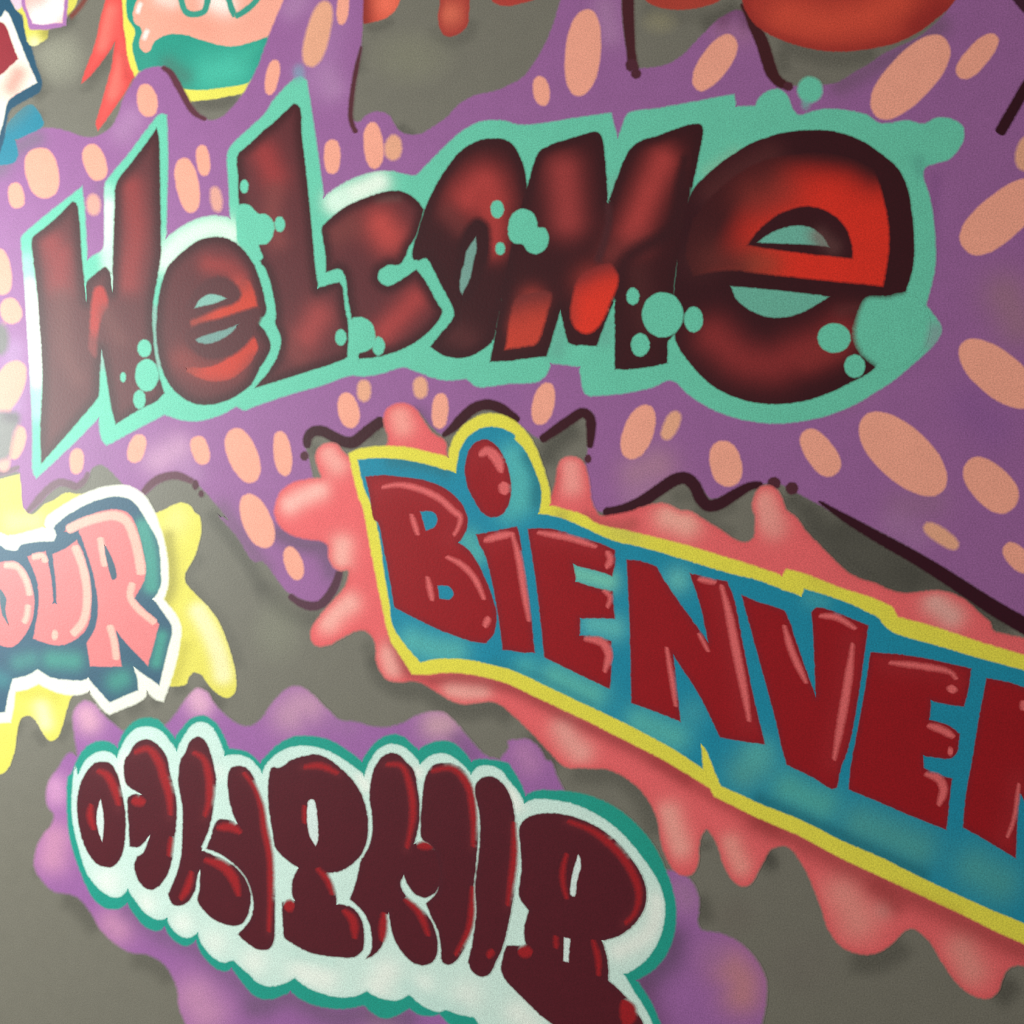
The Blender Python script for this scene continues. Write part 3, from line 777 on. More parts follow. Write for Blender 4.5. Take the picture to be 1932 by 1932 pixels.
shape('counter', L, '@p 1380,541* 1389,563 1402,576 1418,586 1446,597 1480,598 1505,592 1527,582 1545,571 1563,560* 1500,552 1430,545', (104, 176, 156))
for P, rx, ry in [('@00 1780,1360', 28, 48), ('@10 185,1635', 36, 54), ('@11 630,605', 39, 58), ('@11 905,668', 44, 66), ('@10 1770,1525', 46, 64), ('@10 1792,1812', 34, 45), ('@01 1053,685', 48, 62), ('@01 1070,880', 84, 116), ('@01 1016,1057', 43, 66), ('@01 897,895', 18, 34),
                  ('@21 1122,440', 150, 162), ('@21 1347,474', 66, 92), ('@21 904,306', 44, 60), ('@21 958,660', 66, 82), ('@31 547,610', 118, 106), ('@31 698,815', 74, 82)]:
    bubble('bubble', t, P, rx, ry, TEAL)
shape('bubble', t, '@10 -115,1500 -40,1495 20,1555 90,1568 140,1630 132,1720 85,1778 30,1785 60,1880 30,1900 -40,1820 -110,1780 -130,1650', TEAL)
shape('bubble', t, '@20 0,1640 30,1560 100,1525 170,1550 205,1620 210,1655 260,1665 290,1730 270,1810 200,1850 140,1830 100,1780 40,1770 0,1720', TEAL)
shape('bubble', t, '@11 700,480 780,460 850,500 877,580 862,670 800,710 755,725 750,780 690,780 690,600', TEAL)
shape('bubble', t, '@31 720,560 760,430 800,350 870,345 950,345 1060,320 1150,380 1200,480 1180,620 1100,720 1000,780 890,790 790,720 735,640', TEAL, f=14)

# ------------------------------------------------------------------ ...OUR
t = thing('our_lettering', 'salmon letters OUR on dark blue with white outline and yellow splash', 'graffiti', (120, 1470))
shape('splash', t, '@02 -260,1960* -60,1945 30,1920 70,1870 100,1780 120,1650 145,1540 190,1505 240,1520 290,1590 340,1670 380,1690 420,1660 460,1560 490,1450 520,1370 700,1200 1000,1200 1200,1285 1350,1280 1380,1220 1420,1190 1470,1210 1520,1280 1580,1340 1640,1375 1680,1370 1715,1320 1715,1200 1690,1080 1640,930 1580,800 1500,700 1400,600 1350,530 1350,470 1400,380 1440,280 1465,150 1450,50 '
      '@01 1425,1890 1380,1830 1320,1812 1250,1835 1180,1870 1100,1890 800,1800 600,1752 540,1745 480,1742 400,1790 330,1822 230,1900 190,1925 168,1850 150,1700 140,1605* 0,1640 -260,1650*', (226, 214, 92), g=7,
      glow=[('@02 1450,750 1540,920 1600,1080 1625,1210', 85, (244, 232, 176), .95, .2), ('@02 300,1440 330,1560', 80, (246, 236, 176), .9), ('@02 1260,120 1290,60', 130, (236, 224, 132), .7), ('@02 1225,200 1250,420 1240,600 1190,700', 70, (160, 150, 66), .8), ('@02 1350,1000 1310,1150 1270,1260', 60, (196, 184, 72), .7),
            ('@02 150,1330 400,1360', 80, (206, 194, 72), .6), ('@02 100,100 250,90', 100, (236, 230, 150), .6), ('@01 600,1770 500,1790', 60, (196, 190, 90), .5)])
shape('outline', t, '@02 -260,120* -60,150 0,178 60,198 200,172 330,132* 345,50 @01 340,1925 420,1858 550,1780 700,1715 850,1685 960,1700 1050,1760 1110,1850 1145,1932 @02 1160,80 1200,250 1225,450 1220,570 1190,662* 1250,730 1310,830 1320,900 1290,1080 1250,1230 1190,1402* 1140,1390 1070,1330* 1050,1380 800,1497* 770,1480 650,1330* 580,1352 500,1355 400,1330 280,1275* 200,1312 110,1330* 95,1450 75,1555* -260,1560*', (238, 237, 222), f=5)
shape('backing', t, '@02 -260,250* 0,265 40,297 130,300 145,270 270,242 395,237* 410,190 395,130 440,90 520,30 @01 480,1910 600,1840 720,1790 850,1765 950,1790 1010,1850 1060,1932 @02 1090,60 1150,250 1170,450 1170,560 1115,660* 1190,760 1252,870 1220,1030 1160,1282* 1070,1220 975,1155* 1000,1250 1005,1322* 900,1365 800,1412* 720,1320 640,1232* 600,1248 500,1245 380,1230 275,1170* 200,1210 90,1240* 60,1350 35,1480* -260,1530*', (50, 88, 112), g=5,
      glow=[('@02 1040,130 1095,350 1105,560', 75, (64, 148, 136), .95, .2), ('@02 1180,930 1140,1120', 60, (62, 146, 134), .95), ('@02 380,1100 540,1110', 95, (62, 142, 132), .9), ('@02 850,1260 890,1240', 100, (62, 142, 132), .9), ('@02 140,1120 220,1100', 85, (64, 132, 130), .8), ('@02 -20,1230 20,1250', 80, (56, 124, 134), .8)])
OP = (226, 122, 124)
OH = (242, 178, 164)
R = shape('letter', t, '@02 470,166* 560,100 700,30 830,5 930,30 980,100 1020,220 1050,350 1062,430 1050,520 975,657* 1060,740 1160,842* 1130,950 1078,1142* 960,1020 850,895* 885,1145* 770,1150 660,1145* 632,980* 690,880 715,760 705,600 660,400 600,220 570,152* 520,160', OP, f=3.5)
R['label'] = 'letter R'
for P, w in [('@02 480,160 580,110 700,70 840,50 920,90 980,220 1020,400 1030,490', 62), ('@02 728,200 745,300 765,430', 44), ('@02 968,530 950,640 1000,720 1140,840', 46), ('@02 795,840 830,960 850,1110', 46)]:
    stroke('highlight', R, P, w, OH, f=5)
shape('counter', R, '@02 760,260 790,242 825,380 850,500 820,517 800,470 775,370', (56, 88, 108), f=3)
U = shape('letter', t, '@02 202,348* 270,330 330,310* 370,500 388,690* 412,690* 410,550 385,332* 480,290 560,230* 610,340 640,500 658,650 655,800 610,900 520,970 430,995 330,977 243,945* 270,800 285,650 265,500', OP, f=3.5)
U['label'] = 'letter U'
for P, w in [('@02 540,260 605,430 635,640 605,820 520,925', 54), ('@02 225,355 310,345 335,400', 40), ('@02 370,920 430,920', 70)]:
    stroke('highlight', U, P, w, OH, f=5)
O = shape('letter', t, '@02 -260,420* 0,390 100,385 170,430 220,530 248,650 235,800 180,920 100,1000 40,1005 -60,970 -260,900*', OP, f=3.5)
O['label'] = 'letter O cut by the left edge'
stroke('highlight', O, '@02 20,410 120,420 190,520 220,640', 40, OH, f=6)
stroke('highlight', O, '@02 205,690 195,780 170,840', 36, OH, f=6)
shape('counter', O, '@02 0,585 30,567 45,650 40,750 65,850 40,862 20,780 0,700', (74, 104, 118), f=3)

# ------------------------------------------------------------------ lower purple aura + bubble letters
t = thing('bubble_lettering', 'wine red bubble letters on white with green outline at the bottom', 'graffiti', (700, 1932))
AURA = ('@02 560,1800 550,1650 540,1500 570,1440 620,1405 680,1430 740,1500 820,1570 890,1625 1000,1640 1210,1580 1290,1490 1370,1380 1440,1315 1500,1340 1560,1430 1640,1510 1740,1580 1830,1590 1932,1510 @12 100,1470 200,1350 270,1305 340,1305 420,1360 520,1460 620,1545 730,1560 850,1590 960,1600 1080,1570 1170,1520 1270,1488 1370,1490 1460,1560 1570,1690 1680,1800 1790,1838* 1860,1740 '
        '@22 0,1700 60,1690 130,1685 210,1740 270,1840 @23 300,20 340,120 400,245 500,500 1000,850 1150,820 1230,830 1310,880 1370,980 1380,1080 1370,1190 1400,1250 1550,1280 1700,1360 1820,1500 1870,1620 1870,1750 1830,1940 1700,2150 1450,2230 1100,2330 @13 1800,2350 900,2250 300,2200 '
        '@03 1650,2200 1450,2100 1360,1932 1310,1800 1300,1680 1250,1560 1190,1480 1080,1420 950,1400 830,1330 740,1240 670,1120 600,1030 520,980 400,960 310,880 260,790 265,680 310,570 380,480 400,410 350,330 345,240 370,150 430,70 510,-40')
PG = (216, 152, 180)
shape('aura', t, AURA, (156, 98, 162), g=7, f=7, spread=1.15, glow=[
    ('@02 630,1500 650,1550', 105, (222, 164, 190), .9), ('@02 1440,1370 1460,1420', 110, (224, 168, 196), .9), ('@12 260,1500 330,1430 400,1430', 160, (192, 142, 172), .9), ('@12 1330,1570 1390,1570', 140, (204, 156, 172), .9), ('@22 110,1780 150,1850', 120, (182, 122, 172), .8),
    ('@23 1270,960 1300,1020', 130, (166, 116, 160), .8), ('@23 1620,1520 1700,1620 1700,1720', 170, (190, 124, 136), .95), ('@23 1500,1430', 150, (164, 108, 158), .6), ('@03 400,200 410,260', 105, (206, 146, 190), .9), ('@03 400,580 380,720', 140, (204, 140, 176), .9),
    ('@03 820,1200 860,1240', 130, (198, 136, 176), .9), ('@03 1430,1740 1500,1850', 190, (196, 136, 176), .9), ('@13 900,1900 960,1932', 110, (176, 128, 160), .7), ('@12 1480,1680 1580,1790', 80, (124, 84, 130), .6),
    ('@23 960,1660 1060,1560 1170,1450 1200,1320', 130, (96, 70, 100), .75), ('@23 1000,1700 1090,1932', 110, (112, 70, 110), .6), ('@13 0,1800 250,1740 600,1880 800,1850 1100,1890', 110, (114, 84, 118), .75), ('@03 950,1100 1200,1290 1420,1380 1700,1600 1932,1780', 100, (122, 88, 128), .7),
    ('@12 620,1560 700,1590', 90, (158, 112, 158), .4)])
GOUT = ('@03 490,250 500,500 530,650 580,800 620,900 680,1010 760,1080 860,1090 930,1050* 980,1130 1060,1220 1150,1250 1200,1225* 1260,1310 1350,1360 1430,1325* 1480,1430 1570,1520 1640,1545 1690,1522* 1770,1630 1870,1712 @13 0,1722 90,1750 160,1740 265,1692* 340,1750 470,1800 620,1820 740,1805 800,1792* 850,1840 950,1890 1050,1862 1130,1812* 1200,1860 1290,1872 1350,1857* 1420,1930 1520,1990 1640,2100 1800,2190 '
        '@23 300,2250 700,2290 1050,2270 1200,2190 1180,2080 1100,1920 1040,1780 930,1612* 1060,1530 1150,1420 1200,1290 1217,1120 1200,980 1150,830 1060,640 950,500 800,370 620,280 450,240 300,230 190,237 120,267* 80,170 20,70 @12 1850,1860 1750,1835 1640,1828 1580,1842* 1540,1790 1450,1710 1360,1695 1260,1720 1195,1757* 1150,1720 1080,1660 990,1650 890,1700 830,1770 782,1842* 700,1780 550,1690 400,1660 270,1670 160,1730 90,1800 40,1852* @02 1880,1850 1800,1775 1670,1750* 1640,1680 1570,1560 1480,1510 1400,1530 1330,1600 1275,1672* 1220,1610 1150,1540 1060,1525 970,1560 900,1640 855,1742* 790,1700 700,1700 620,1750 560,1840 520,1932 @03 500,130')
shape('outline', t, GOUT, GREEN, f=5)
MOUT = ('@02 570,1932 620,1840 700,1780 780,1770 852,1812* 880,1750 930,1660 1000,1600 1080,1590 1170,1620 1240,1700 1290,1762* 1330,1680 1400,1580 1470,1555 1540,1590 1600,1690 1640,1802* 1740,1795 1830,1830 @12 20,1880 58,1925* 90,1860 160,1790 260,1740 390,1730 520,1760 650,1830 760,1910 800,1945* 840,1850 900,1760 1000,1715 1090,1740 1160,1800 1210,1862* 1290,1800 1380,1785 1460,1820 1540,1890 1580,1934* 1640,1880 1720,1875 1800,1910 '
        '@23 0,160 60,230 115,322* 190,295 320,300 500,340 680,430 840,560 980,730 1080,880 1130,1020 1135,1150 1100,1300 1020,1440 930,1520 840,1570* 900,1680 980,1800 1060,1960 1120,2100 1080,2190 900,2230 600,2220 300,2180 @13 1850,2130 1740,2060 1670,1980 1605,1882* 1500,1862 1400,1827* 1330,1840 1230,1800 1130,1717* 1050,1755 950,1750 870,1720 820,1690* 740,1725 620,1735 470,1700 350,1640 295,1595* 200,1640 100,1655 10,1620 '
        '@03 1850,1600 1760,1520 1702,1465* 1620,1480 1540,1430 1470,1340 1440,1265* 1380,1300 1300,1280 1240,1210 1215,1160* 1150,1170 1060,1120 980,1020 930,950* 880,1000 820,1005 740,960 680,900 630,820 590,700 550,550 525,400 530,200 550,60')
W = (238, 242, 234)
shape('backing', t, MOUT, MINT, g=6, f=4, spread=1.2, glow=[
    ('@03 780,900', 110, W, .8), ('@03 1060,1060', 90, W, .8), ('@03 1330,1200', 90, W, .8), ('@03 1560,1340', 110, W, .7), ('@03 1850,1480', 110, W, .8), ('@13 350,1560 500,1600', 130, W, .9), ('@13 960,1560 900,1650', 120, W, .9), ('@13 1230,1640', 90, W, .7), ('@13 1550,1720', 130, W, .7),
    ('@23 1080,1040 1060,1200 960,1320 800,1400', 80, W, .9), ('@23 30,250 60,330', 70, W, .9), ('@13 780,130 810,200', 50, W, .9), ('@13 1190,100', 50, W, .9), ('@23 60,1850 150,1932', 110, W, .8), ('@03 900,-20 880,180', 50, W, .6),
    ('@13 1500,1830 1300,1780 1120,1660', 70, (196, 226, 218), .6), ('@13 560,1480 300,1420', 60, (190, 222, 212), .6), ('@03 1450,40 1600,100', 60, W, .4)], edge=((196, 226, 218), 30, .5))

def wine(P, label, reds, counters=()):
    L = shape('letter', t, P, WINE, f=3.5, g=7, glow=[(reds[0][0], reds[0][1] * 1.6, (110, 34, 44), .5)], edge=((78, 22, 36), 40, .6))
    L['label'] = label
    for q, w in reds:
        stroke('highlight', L, q, w * 1.55, WINER, f=8, alpha=.85, taper=(.35, 1, 1, .35))
    for q in counters:
        shape('counter', L, q, (214, 228, 224), f=3)
wine('@03 735,20 800,30 850,100 890,250 915,420 910,600 880,720 830,780 780,790 700,760 630,660 580,510 562,350 580,200 640,80 690,30', 'small ring letter at the left end',
     [('@03 700,80 780,120 835,220 870,350', 32), ('@03 665,320 658,420 690,525', 26)], ['@03 735,298* 752,400 755,500 745,597* 715,520 705,420 715,350'])
wine('@02 1070,1680 1150,1720 1210,1800 1240,1932 @03 1260,100 1285,300 1287,450 1270,600 1250,750 1210,860 1150,935 1090,955 1030,915 990,840 980,770 1000,712* 1040,690 1075,610 1090,560* 1040,620 1000,645 945,637* 940,500 930,350 935,280 975,257 1030,258* 980,230 920,180 905,120 912,0 @02 940,1790 990,1710', 'second bubble letter with notches on its left',
     [('@02 970,1780 1080,1750 1160,1850 @03 1190,120 1230,250 1245,420', 34), ('@03 950,305 1070,315', 40), ('@03 1250,560 1230,720', 16)])
wine('@02 1450,1660 1500,1700 1540,1800 1570,1932 @03 1575,150 1555,350 1520,520 1468,640* 1475,668* 1540,695 1640,740 1730,800 1790,880 1825,970 1827,1050 1800,1150 1750,1210 1680,1215 1580,1180 1490,1110 1442,1030 1455,950 1455,815* 1440,850 1420,960 1370,1040 1310,1070 1260,1060 1225,985* 1290,830 1320,700 1330,500 1330,350 1310,240 1300,150 1320,0 @02 1345,1790 1390,1690', 'third bubble letter with two round feet',
     [('@02 1400,1770 1480,1820 1520,1932 @03 1545,100 1525,300 1490,430', 30), ('@03 1400,810 1370,930 1310,1035', 30), ('@03 1480,730 1620,780 1700,870 1745,1010', 40)])
wine('@03 1740,50 1790,60 1830,100 1870,190 @13 40,280 90,450 130,650 145,900 150,1150 140,1330 100,1388 20,1390 @03 1880,1387 1800,1340 1735,1277* 1820,1180 1847,1080 1832,960 1790,860 1700,760 1600,690 1505,652* 1540,560 1570,470 1600,440 1680,450 1730,470* 1700,400 1670,280 1660,130 1680,70', 'tall leaning bubble letter with a hooked left arm',
     [('@03 1770,90 1850,200 1905,350 @13 70,500 110,700 118,900 105,1270', 24), ('@03 1570,500 1690,500 1765,545', 34)])
wine('@12 380,1800 270,1830 180,1890 @13 130,60 100,200 110,400 130,520 155,650 230,730 320,797* 280,880 275,980 290,1032* 200,1045* 205,1180 215,1302* 300,1360 420,1415 600,1445 740,1440 790,1390 800,1280 780,1170 720,1090 660,1065 600,1057* 590,960 560,880 520,832* 620,820 720,760 790,680 825,560 825,420 790,280 720,160 620,60 520,-10 440,-35', 'round headed bubble letter on a wide foot',
     [('@13 350,60 480,50 620,110', 24), ('@13 450,790 530,880 575,1000', 24), ('@13 210,1078 300,1065', 50), ('@13 640,1095 715,1170 735,1320', 34), ('@13 365,330 365,480', 14)], ['@13 400,300 430,298 455,400 460,600 445,632* 400,550 385,420'])
wine('@12 1010,1780 940,1800 880,1880 @13 850,150 838,280 858,420 855,560 830,650 775,742* 740,900 697,1022* 780,1100 830,1180 855,1300 850,1400 815,1455* 870,1430 930,1360 960,1230 980,1120* 1000,1250 1050,1370 1150,1480 1240,1505 1310,1470 1337,1370 1320,1260 1270,1150 1180,1060 1090,980 1065,900 1090,850* 1120,920 1180,990 1250,1010 1318,980* 1420,800 1330,650 1250,605 1168,612* 1198,480 1205,350 1190,220 1160,80 @12 1110,1850 1065,1800', 'left half of the H shaped bubble letter',
     [('@13 950,40 1070,50 1130,180 1155,400 1110,660', 26), ('@13 1180,632 1320,630', 34), ('@13 1090,1015 1200,1120 1275,1300', 26), ('@13 945,1110 930,1340', 32)])
wine('@13 1380,30 1300,50 1250,130 1225,280 1213,450 1220,580 1300,640 1350,800 1330,970 1250,1052* 1290,1150 1340,1260 1360,1380 1370,1480 1410,1500 1470,1470 1540,1360 1590,1200 1608,1090* 1598,950 1615,780 1630,550 1615,350 1585,190 1540,100 1460,40', 'right half of the H shaped bubble letter',
     [('@13 1280,90 1440,70 1550,180 1595,400 1595,650', 28), ('@13 1590,920 1565,1230 1460,1440', 24)])
wine('@13 1690,128 1625,165 1607,230 1640,400 1645,550 1635,700 1608,950 1618,1100 1595,1300 1558,1482* 1590,1550 1650,1587 1710,1570 1760,1480 1810,1370 1860,1170 1900,900 1907,600 1900,450 1870,280 1810,180 1750,135', 'slim curved bubble letter before the big B',
     [('@13 1890,450 1893,700 1845,1080', 26), ('@13 1745,1385 1695,1455', 26)])
wine('@23 80,490 150,420 280,395 400,405 550,450 700,530 830,650 930,780 990,900 1002,1030 970,1130 900,1220 800,1290 680,1327* 710,1420 725,1520 725,1612* 800,1680 900,1790 985,1940 1030,2080 980,2150 850,2160 700,2130 500,2040 310,1930 200,1840 80,1720 0,1640 @13 1850,1640 1800,1550 1810,1450 1838,1360* @23 125,1362* 110,1250 145,1105* 75,1000 92,800 85,650', 'biggest bubble letter shaped like a B',
     [('@23 420,450 600,520 780,660 900,830 948,980 920,1120 840,1210', 30), ('@23 425,680 395,800 395,900 425,1030', 20), ('@23 60,1400 180,1412', 50), ('@23 610,1310 650,1450 655,1590', 22), ('@23 830,1750 870,1850 850,1960', 70), ('@23 342,1280 345,1390', 16)],
     ['@23 508,700 525,760 495,900 478,1000 450,990 455,890 480,780', '@23 403,1300* 447,1312* 435,1482* 398,1472*'])

# ------------------------------------------------------------------ BIENVE...
t = thing('bienvenue_lettering', 'red block letters BIENVE on a blue sign with yellow border and pink splash', 'graffiti', (1700, 1885))
TOPS = ('@11 540,1380 600,1390 650,1450 720,1490 900,1480 965,1400 980,1340 960,1270 945,1200 970,1130 1040,1092 1110,1092 1180,1140 1230,1215 1290,1300 1390,1370 1400,1480 1600,1700 @21 260,1850 310,1770 335,1700 350,1640 360,1550 400,1490 470,1480 530,1510 570,1600 585,1700 600,1800 660,1905 '
        '780,1900 880,1880 960,1852 1080,1820 1150,1822 1250,1870 @22 1320,20 1400,70 1530,150 1650,230 1730,250 1790,210 1800,130 @21 1800,1900 1780,1850 1790,1780 1825,1710 @31 0,1712 50,1690 100,1700 150,1750 200,1870 @32 260,60 350,180 480,310 600,430 700,500 850,550 960,600 1080,622 1180,610 1290,600 1400,620 1500,670 1600,760 1680,830 1700,890 1800,920 1932,950 2260,1040*')
LOW = ('@33 2260,1600* 1932,1505 1870,1500 1810,1530 1770,1600 1740,1690 1680,1740 1600,1735 1500,1680 1420,1600 1340,1480 1270,1360 1200,1280 1120,1230 1060,1250 980,1330 880,1400 770,1420 650,1390 560,1320 500,1220 460,1090 410,960 360,840 290,720 220,640 150,630 80,660 20,760 @23 1800,840 1760,905 1700,922 1650,895 1600,830 1560,740 1530,640 1490,560 1440,505 1400,560 1380,650 1375,760 1330,835 1270,845 1200,800 1150,710 1110,580 1090,450 1040,330 960,220 850,130 720,70 600,65 500,60 '
       '@22 440,1885 390,1860 300,1770 200,1660 100,1560 0,1470 @12 1810,1430 1720,1400 1620,1410 1530,1420 1430,1390 1330,1330 1220,1265 1150,1250 1050,1260 970,1240 920,1180 890,1100 890,1000 860,930 810,885 740,885 650,930 530,990 460,995 420,960 420,880 470,800 560,690 650,590 690,500 685,445 620,445 580,420 545,350 540,270 500,235 380,215 260,180 180,110 150,30 @11 152,1850 190,1740 280,1670 400,1640 490,1630 470,1560 450,1470 480,1405')
shape('splash', t, TOPS + ' ' + LOW, PINK, g=7, f=6, glow=[
    ('@11 1060,1180 1080,1250', 110, (246, 158, 148), .9), ('@11 540,1450 600,1530', 110, PINKL, .8), ('@11 260,1820 350,1770 470,1720', 100, (250, 182, 172), .9), ('@12 640,270 630,370', 110, PINKL, .95), ('@12 540,830 600,760 690,690', 110, (248, 176, 166), .9), ('@12 980,1060 1010,1160', 110, PINKL, .9), ('@12 1440,1320 1560,1330 1650,1330', 105, (240, 164, 156), .95),
    ('@22 400,1600 440,1680 520,1770', 130, (238, 158, 150), .95), ('@23 1170,400 1200,500 1250,640', 120, (240, 158, 148), .95), ('@23 1620,620 1690,780', 105, (236, 148, 138), .9), ('@33 620,980 680,1080 720,1180', 200, (232, 140, 132), .95), ('@33 900,1100', 100, (220, 138, 132), .8), ('@33 1480,1380 1550,1540', 160, (228, 138, 130), .95),
    ('@21 450,1540 460,1680', 110, (246, 158, 150), .85), ('@22 1170,60 1290,110', 140, (244, 172, 158), .9), ('@31 40,1800 70,1900', 120, (242, 158, 148), .9), ('@32 60,80 110,140', 120, (236, 150, 142), .8), ('@32 1290,690 1400,780', 130, (226, 164, 156), .95),
    ('@12 1030,980 1180,1240 1500,1230 1932,1330 @22 400,1500 900,1740 1300,1960', 80, (158, 58, 62), .75), ('@23 1100,10 1480,260 1932,500', 90, (176, 62, 66), .7), ('@33 0,460 400,650 800,860 1200,1040 1600,1240 1932,1400', 130, (160, 58, 60), .7), ('@33 860,940 1000,1060', 110, (160, 58, 60), .6),
    ('@22 560,60 800,130 900,110', 70, (170, 76, 72), .6), ('@21 310,1760 340,1600', 50, (190, 70, 70), .7), ('@23 1100,600 1200,820 1350,830', 50, (222, 92, 96), .5)], edge=((222, 90, 94), 45, .5))

YOUT = ('@11 690,1452* 760,1422 850,1407 1000,1400 1150,1415 1300,1450 1415,1477* 1430,1400 1480,1300 1560,1220 1660,1170 1740,1163 1830,1180 @21 0,1190 80,1250 150,1330 210,1450 260,1590 295,1720 300,1832* 370,1850 560,1910 @22 640,110 900,170 1300,270 1600,360 1850,435 @32 0,430 170,490* 200,440* 330,475 600,580 850,660 970,720* 1010,790* 1300,870 1600,970 1932,1070 2260,1170* '
        '@33 2260,1490* 1932,1345 1700,1240 1500,1140 1200,1000 900,860 600,720 300,560 0,430 @23 1700,370 1500,272* 1470,212* 1290,100 1110,-5 @22 800,1660 500,1510 200,1370 0,1275 @12 1750,1240 1550,1200 1400,1190 1250,1205 1150,1203* 1080,1090 1000,972* 970,880 940,740 900,550 850,300 795,0 @11 760,1760 720,1600')
shape('border', t, YOUT, YELLOW, g=7, f=5, glow=[('@22 800,150 900,190', 130, (206, 196, 84), .7), ('@22 380,50', 70, (190, 176, 78), .7), ('@33 1000,930 1300,1070 1450,1130', 60, (206, 184, 60), .5), ('@12 930,700 1000,930', 60, (226, 212, 84), .4), ('@32 400,500 500,540', 90, (216, 200, 70), .5)])
BOUT = ('@11 755,1500* 850,1490 1000,1490 1200,1520 1350,1560 1470,1592* 1480,1530 1500,1430 1560,1330 1640,1275 1730,1258 1830,1280 1900,1325 @21 40,1345 100,1405 140,1470 190,1580 230,1700 235,1790 217,1892* 300,1905 @22 400,75 550,140 750,230 1000,290 1300,380 1600,470 1850,538 @32 0,525 170,590 310,637* 330,585* 450,620 650,690 780,750 860,790 910,850 970,900 1050,930 1300,1000 1600,1090 1932,1180 2260,1280* '
        '@33 2260,1350* 1932,1195 1700,1100 1500,1010 1200,870 900,720 600,590 300,440 0,320 @23 1700,262 1548,195* 1515,120 @22 1490,1880 1440,1760 1402,1718* 1412,1892* 1250,1780 1000,1640 700,1490 400,1350 150,1230 0,1165 @12 1750,1140 1600,1105 1450,1090 1300,1095 1212,1117* 1150,1050 1070,950 1010,850 985,680 950,480 920,250 865,0 @11 800,1700')
BL = (86, 178, 176)
shape('sign', t, BOUT, BLUE, g=6, f=4, spread=1.4, glow=[
    ('@12 1150,970 1300,1020 1450,1040', 100, BL, .85), ('@12 1560,230 1620,330', 80, (84, 176, 172), .8), ('@22 120,1160', 90, (70, 170, 174), .8), ('@22 340,1230 470,1290 600,1350', 115, (88, 180, 172), .9), ('@22 960,1560 1100,1620 1200,1660', 115, (84, 178, 174), .9), ('@22 1230,520', 90, (96, 184, 182), .85),
    ('@22 480,470 600,500 720,530', 80, (112, 194, 176), .95), ('@22 620,840 760,870', 90, (92, 184, 184), .9), ('@22 1340,1480', 100, (66, 160, 172), .6), ('@23 1780,40 1720,100', 130, (76, 158, 158), .9), ('@33 220,220 330,280 450,330', 130, (76, 168, 164), .95), ('@33 750,480 950,560 1150,650', 150, (72, 156, 156), .9),
    ('@33 1580,800 1750,900', 160, (70, 156, 158), .9), ('@21 30,1480 90,1600 100,1780', 100, (84, 184, 184), .85), ('@11 1880,1650 1900,1800', 80, (80, 180, 180), .7), ('@32 380,650 450,680', 70, (66, 162, 172), .6), ('@32 0,1780', 110, (84, 176, 174), .7), ('@22 0,30', 90, (76, 176, 178), .6),
    ('@21 150,1480 215,1640 200,1800', 60, (24, 112, 128), .7), ('@33 0,290 600,560 1200,840', 50, (18, 100, 116), .6), ('@11 1000,1510 1200,1530 1400,1580', 50, (38, 112, 128), .6), ('@12 1750,1120 @22 200,1220 600,1420', 30, (30, 122, 140), .4)])

def block(P, label, highs, counters=()):
    L = shape('letter', t, P, BRED, f=3.0, g=7, edge=((128, 22, 36), 40, .6), glow=[(highs[0][0], 130, (160, 34, 42), .5)])
    L['label'] = label
    for q, w in highs:
        stroke('highlight', L, q, w * 1.55, BHIGH, f=7, alpha=.92, taper=(.25, .9, 1, .9, .25))
    for q in counters:
        shape('counter', L, q, BLUE, f=3)
block('@11 810,1620* 950,1610 1100,1625 1250,1650 1380,1700 1470,1770 1530,1850 1555,1932 @12 1562,80 1540,170 1490,247* 1570,310 1640,420 1700,550 1745,680 1767,780 1745,910 1690,980* 1600,970 1500,940 1300,860 1100,760 1020,717* 980,480 940,280 900,100 @11 870,1932 840,1760', 'letter B',
      [('@11 920,1700 1050,1680 1200,1710 1350,1780 1450,1870 1500,1932 @12 1500,60 1480,150 1445,200', 24), ('@12 1390,345 1500,400 1600,500 1680,670', 22), ('@12 1140,30 1195,200', 18), ('@12 1258,485 1300,680', 20), ('@12 1712,780 1675,870', 26)],
      ['@12 1208,20* 1300,20 1332,60 1315,130 1250,160*', '@12 1335,560* 1400,560 1440,590 1452,630 1420,660 1350,652*'])
I = block('@12 1617,187* 1760,160 1912,128* @22 70,160 110,400 160,750 187,1047* 100,1047 0,1032 @12 1810,1027* 1780,800 1730,520 1680,330 1640,260', 'letter i',
      [('@12 1665,235 1780,200 1890,180', 30), ('@22 20,165 70,350 110,600 148,830', 26)])
block('@11 1690,1350 1760,1390 1820,1480 1860,1600 1872,1720 1850,1830 1800,1900 1730,1917 1660,1880 1600,1790 1550,1680 1533,1560 1560,1440 1610,1370', 'oval dot of the letter i',
      [('@11 1630,1470 1700,1435 1765,1490 1805,1600', 44), ('@11 1815,1650 1825,1760', 46)])
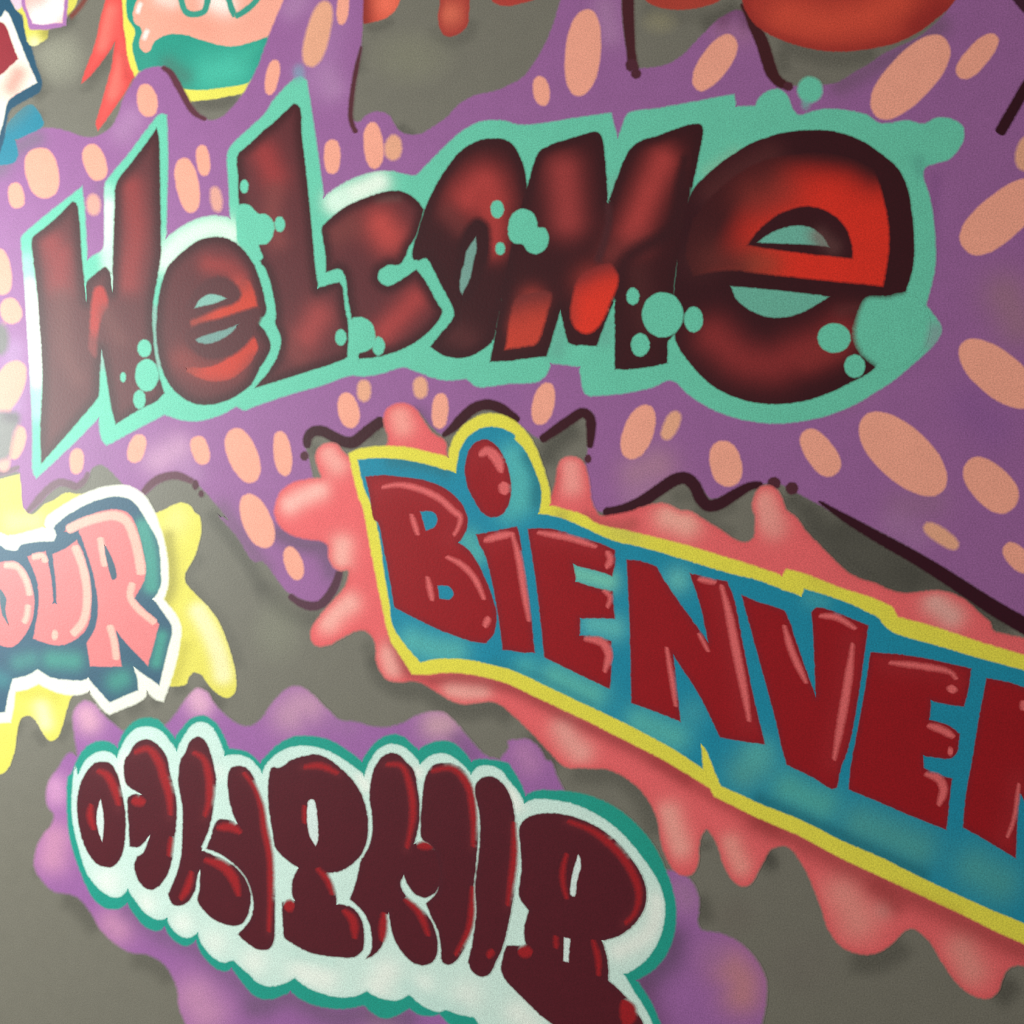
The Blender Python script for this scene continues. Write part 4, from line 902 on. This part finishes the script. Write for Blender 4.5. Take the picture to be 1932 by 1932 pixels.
block('@22 137,145* 300,145 500,200 700,265 772,302* 775,400 752,492* 700,470 475,410* 490,530* 650,580 757,600* 772,802* 640,798 520,800* 520,922* 640,930 747,965* 748,1150 737,1312* 600,1250 258,1082* 240,900 200,550', 'first letter E',
      [('@22 200,170 450,215 650,280', 24), ('@22 710,300 740,370 705,440', 26), ('@22 680,590 738,640 715,730', 16), ('@22 540,945 680,975 728,1060 695,1200', 32)])
block('@22 858,370* 960,380 1077,420* 1140,530 1300,760 1452,967* 1400,720 1320,470* 1450,500 1592,530* 1640,650 1700,950 1780,1350 1867,1717* 1740,1700 1540,1667* 1400,1380 1200,1067* 1230,1350 1252,1552* 1100,1490 893,1415* 885,1000 870,600', 'letter N',
      [('@22 1545,545 1600,750 1660,1050 1720,1350 1755,1560', 34), ('@22 1370,510 1520,540', 20), ('@22 1148,1000 1190,1250 1218,1450', 18), ('@22 1380,900 1460,1050', 10)])
block('@22 1697,628* @32 0,680 130,720 190,750 215,800* 300,1050 412,1362* 400,1000 383,755* 420,720 600,770 797,850* 770,1050 720,1400 650,1750 600,1932 @33 600,60 570,205* 530,217 400,140 203,42* @32 170,1750 108,1490 @22 1800,1010', 'letter V',
      [('@32 685,970 650,1250 590,1600 545,1840', 34), ('@32 180,840 240,1040 350,1280', 26), ('@32 430,780 560,790 715,880', 22)])
block('@32 812,1045* 1100,1070 1350,1120 1547,1165* 1530,1300 1497,1442* 1400,1430 1255,1400* 1245,1537* 1380,1580 1462,1640* 1455,1730 1440,1782 1390,1822 1300,1815 1200,1802* @33 1200,65* 1300,110 1407,145* 1390,300 1367,517* 1100,410 900,325 652,222* 670,50 @32 740,1500 790,1200', 'second letter E',
      [('@32 940,1120 1200,1150 1400,1195 1445,1250', 24), ('@32 1415,1280 1400,1350', 44), ('@32 1220,1575 1330,1610 1430,1670', 30), ('@32 1370,1770 1420,1765', 34), ('@33 1200,105 1310,145 1345,220 1305,350', 34)])
block('@32 1658,1235* 1800,1260 1932,1300 2260,1380* @33 2260,1000* 2100,700 1990,420 1905,250* 1885,450 1872,722* 1750,650 1600,560 1487,500* 1510,250 @32 1545,1880 1600,1550', 'last letter cut by the right edge',
      [('@33 1897,170 1855,450 1805,580', 12), ('@32 1920,1390 1940,1480', 30)])
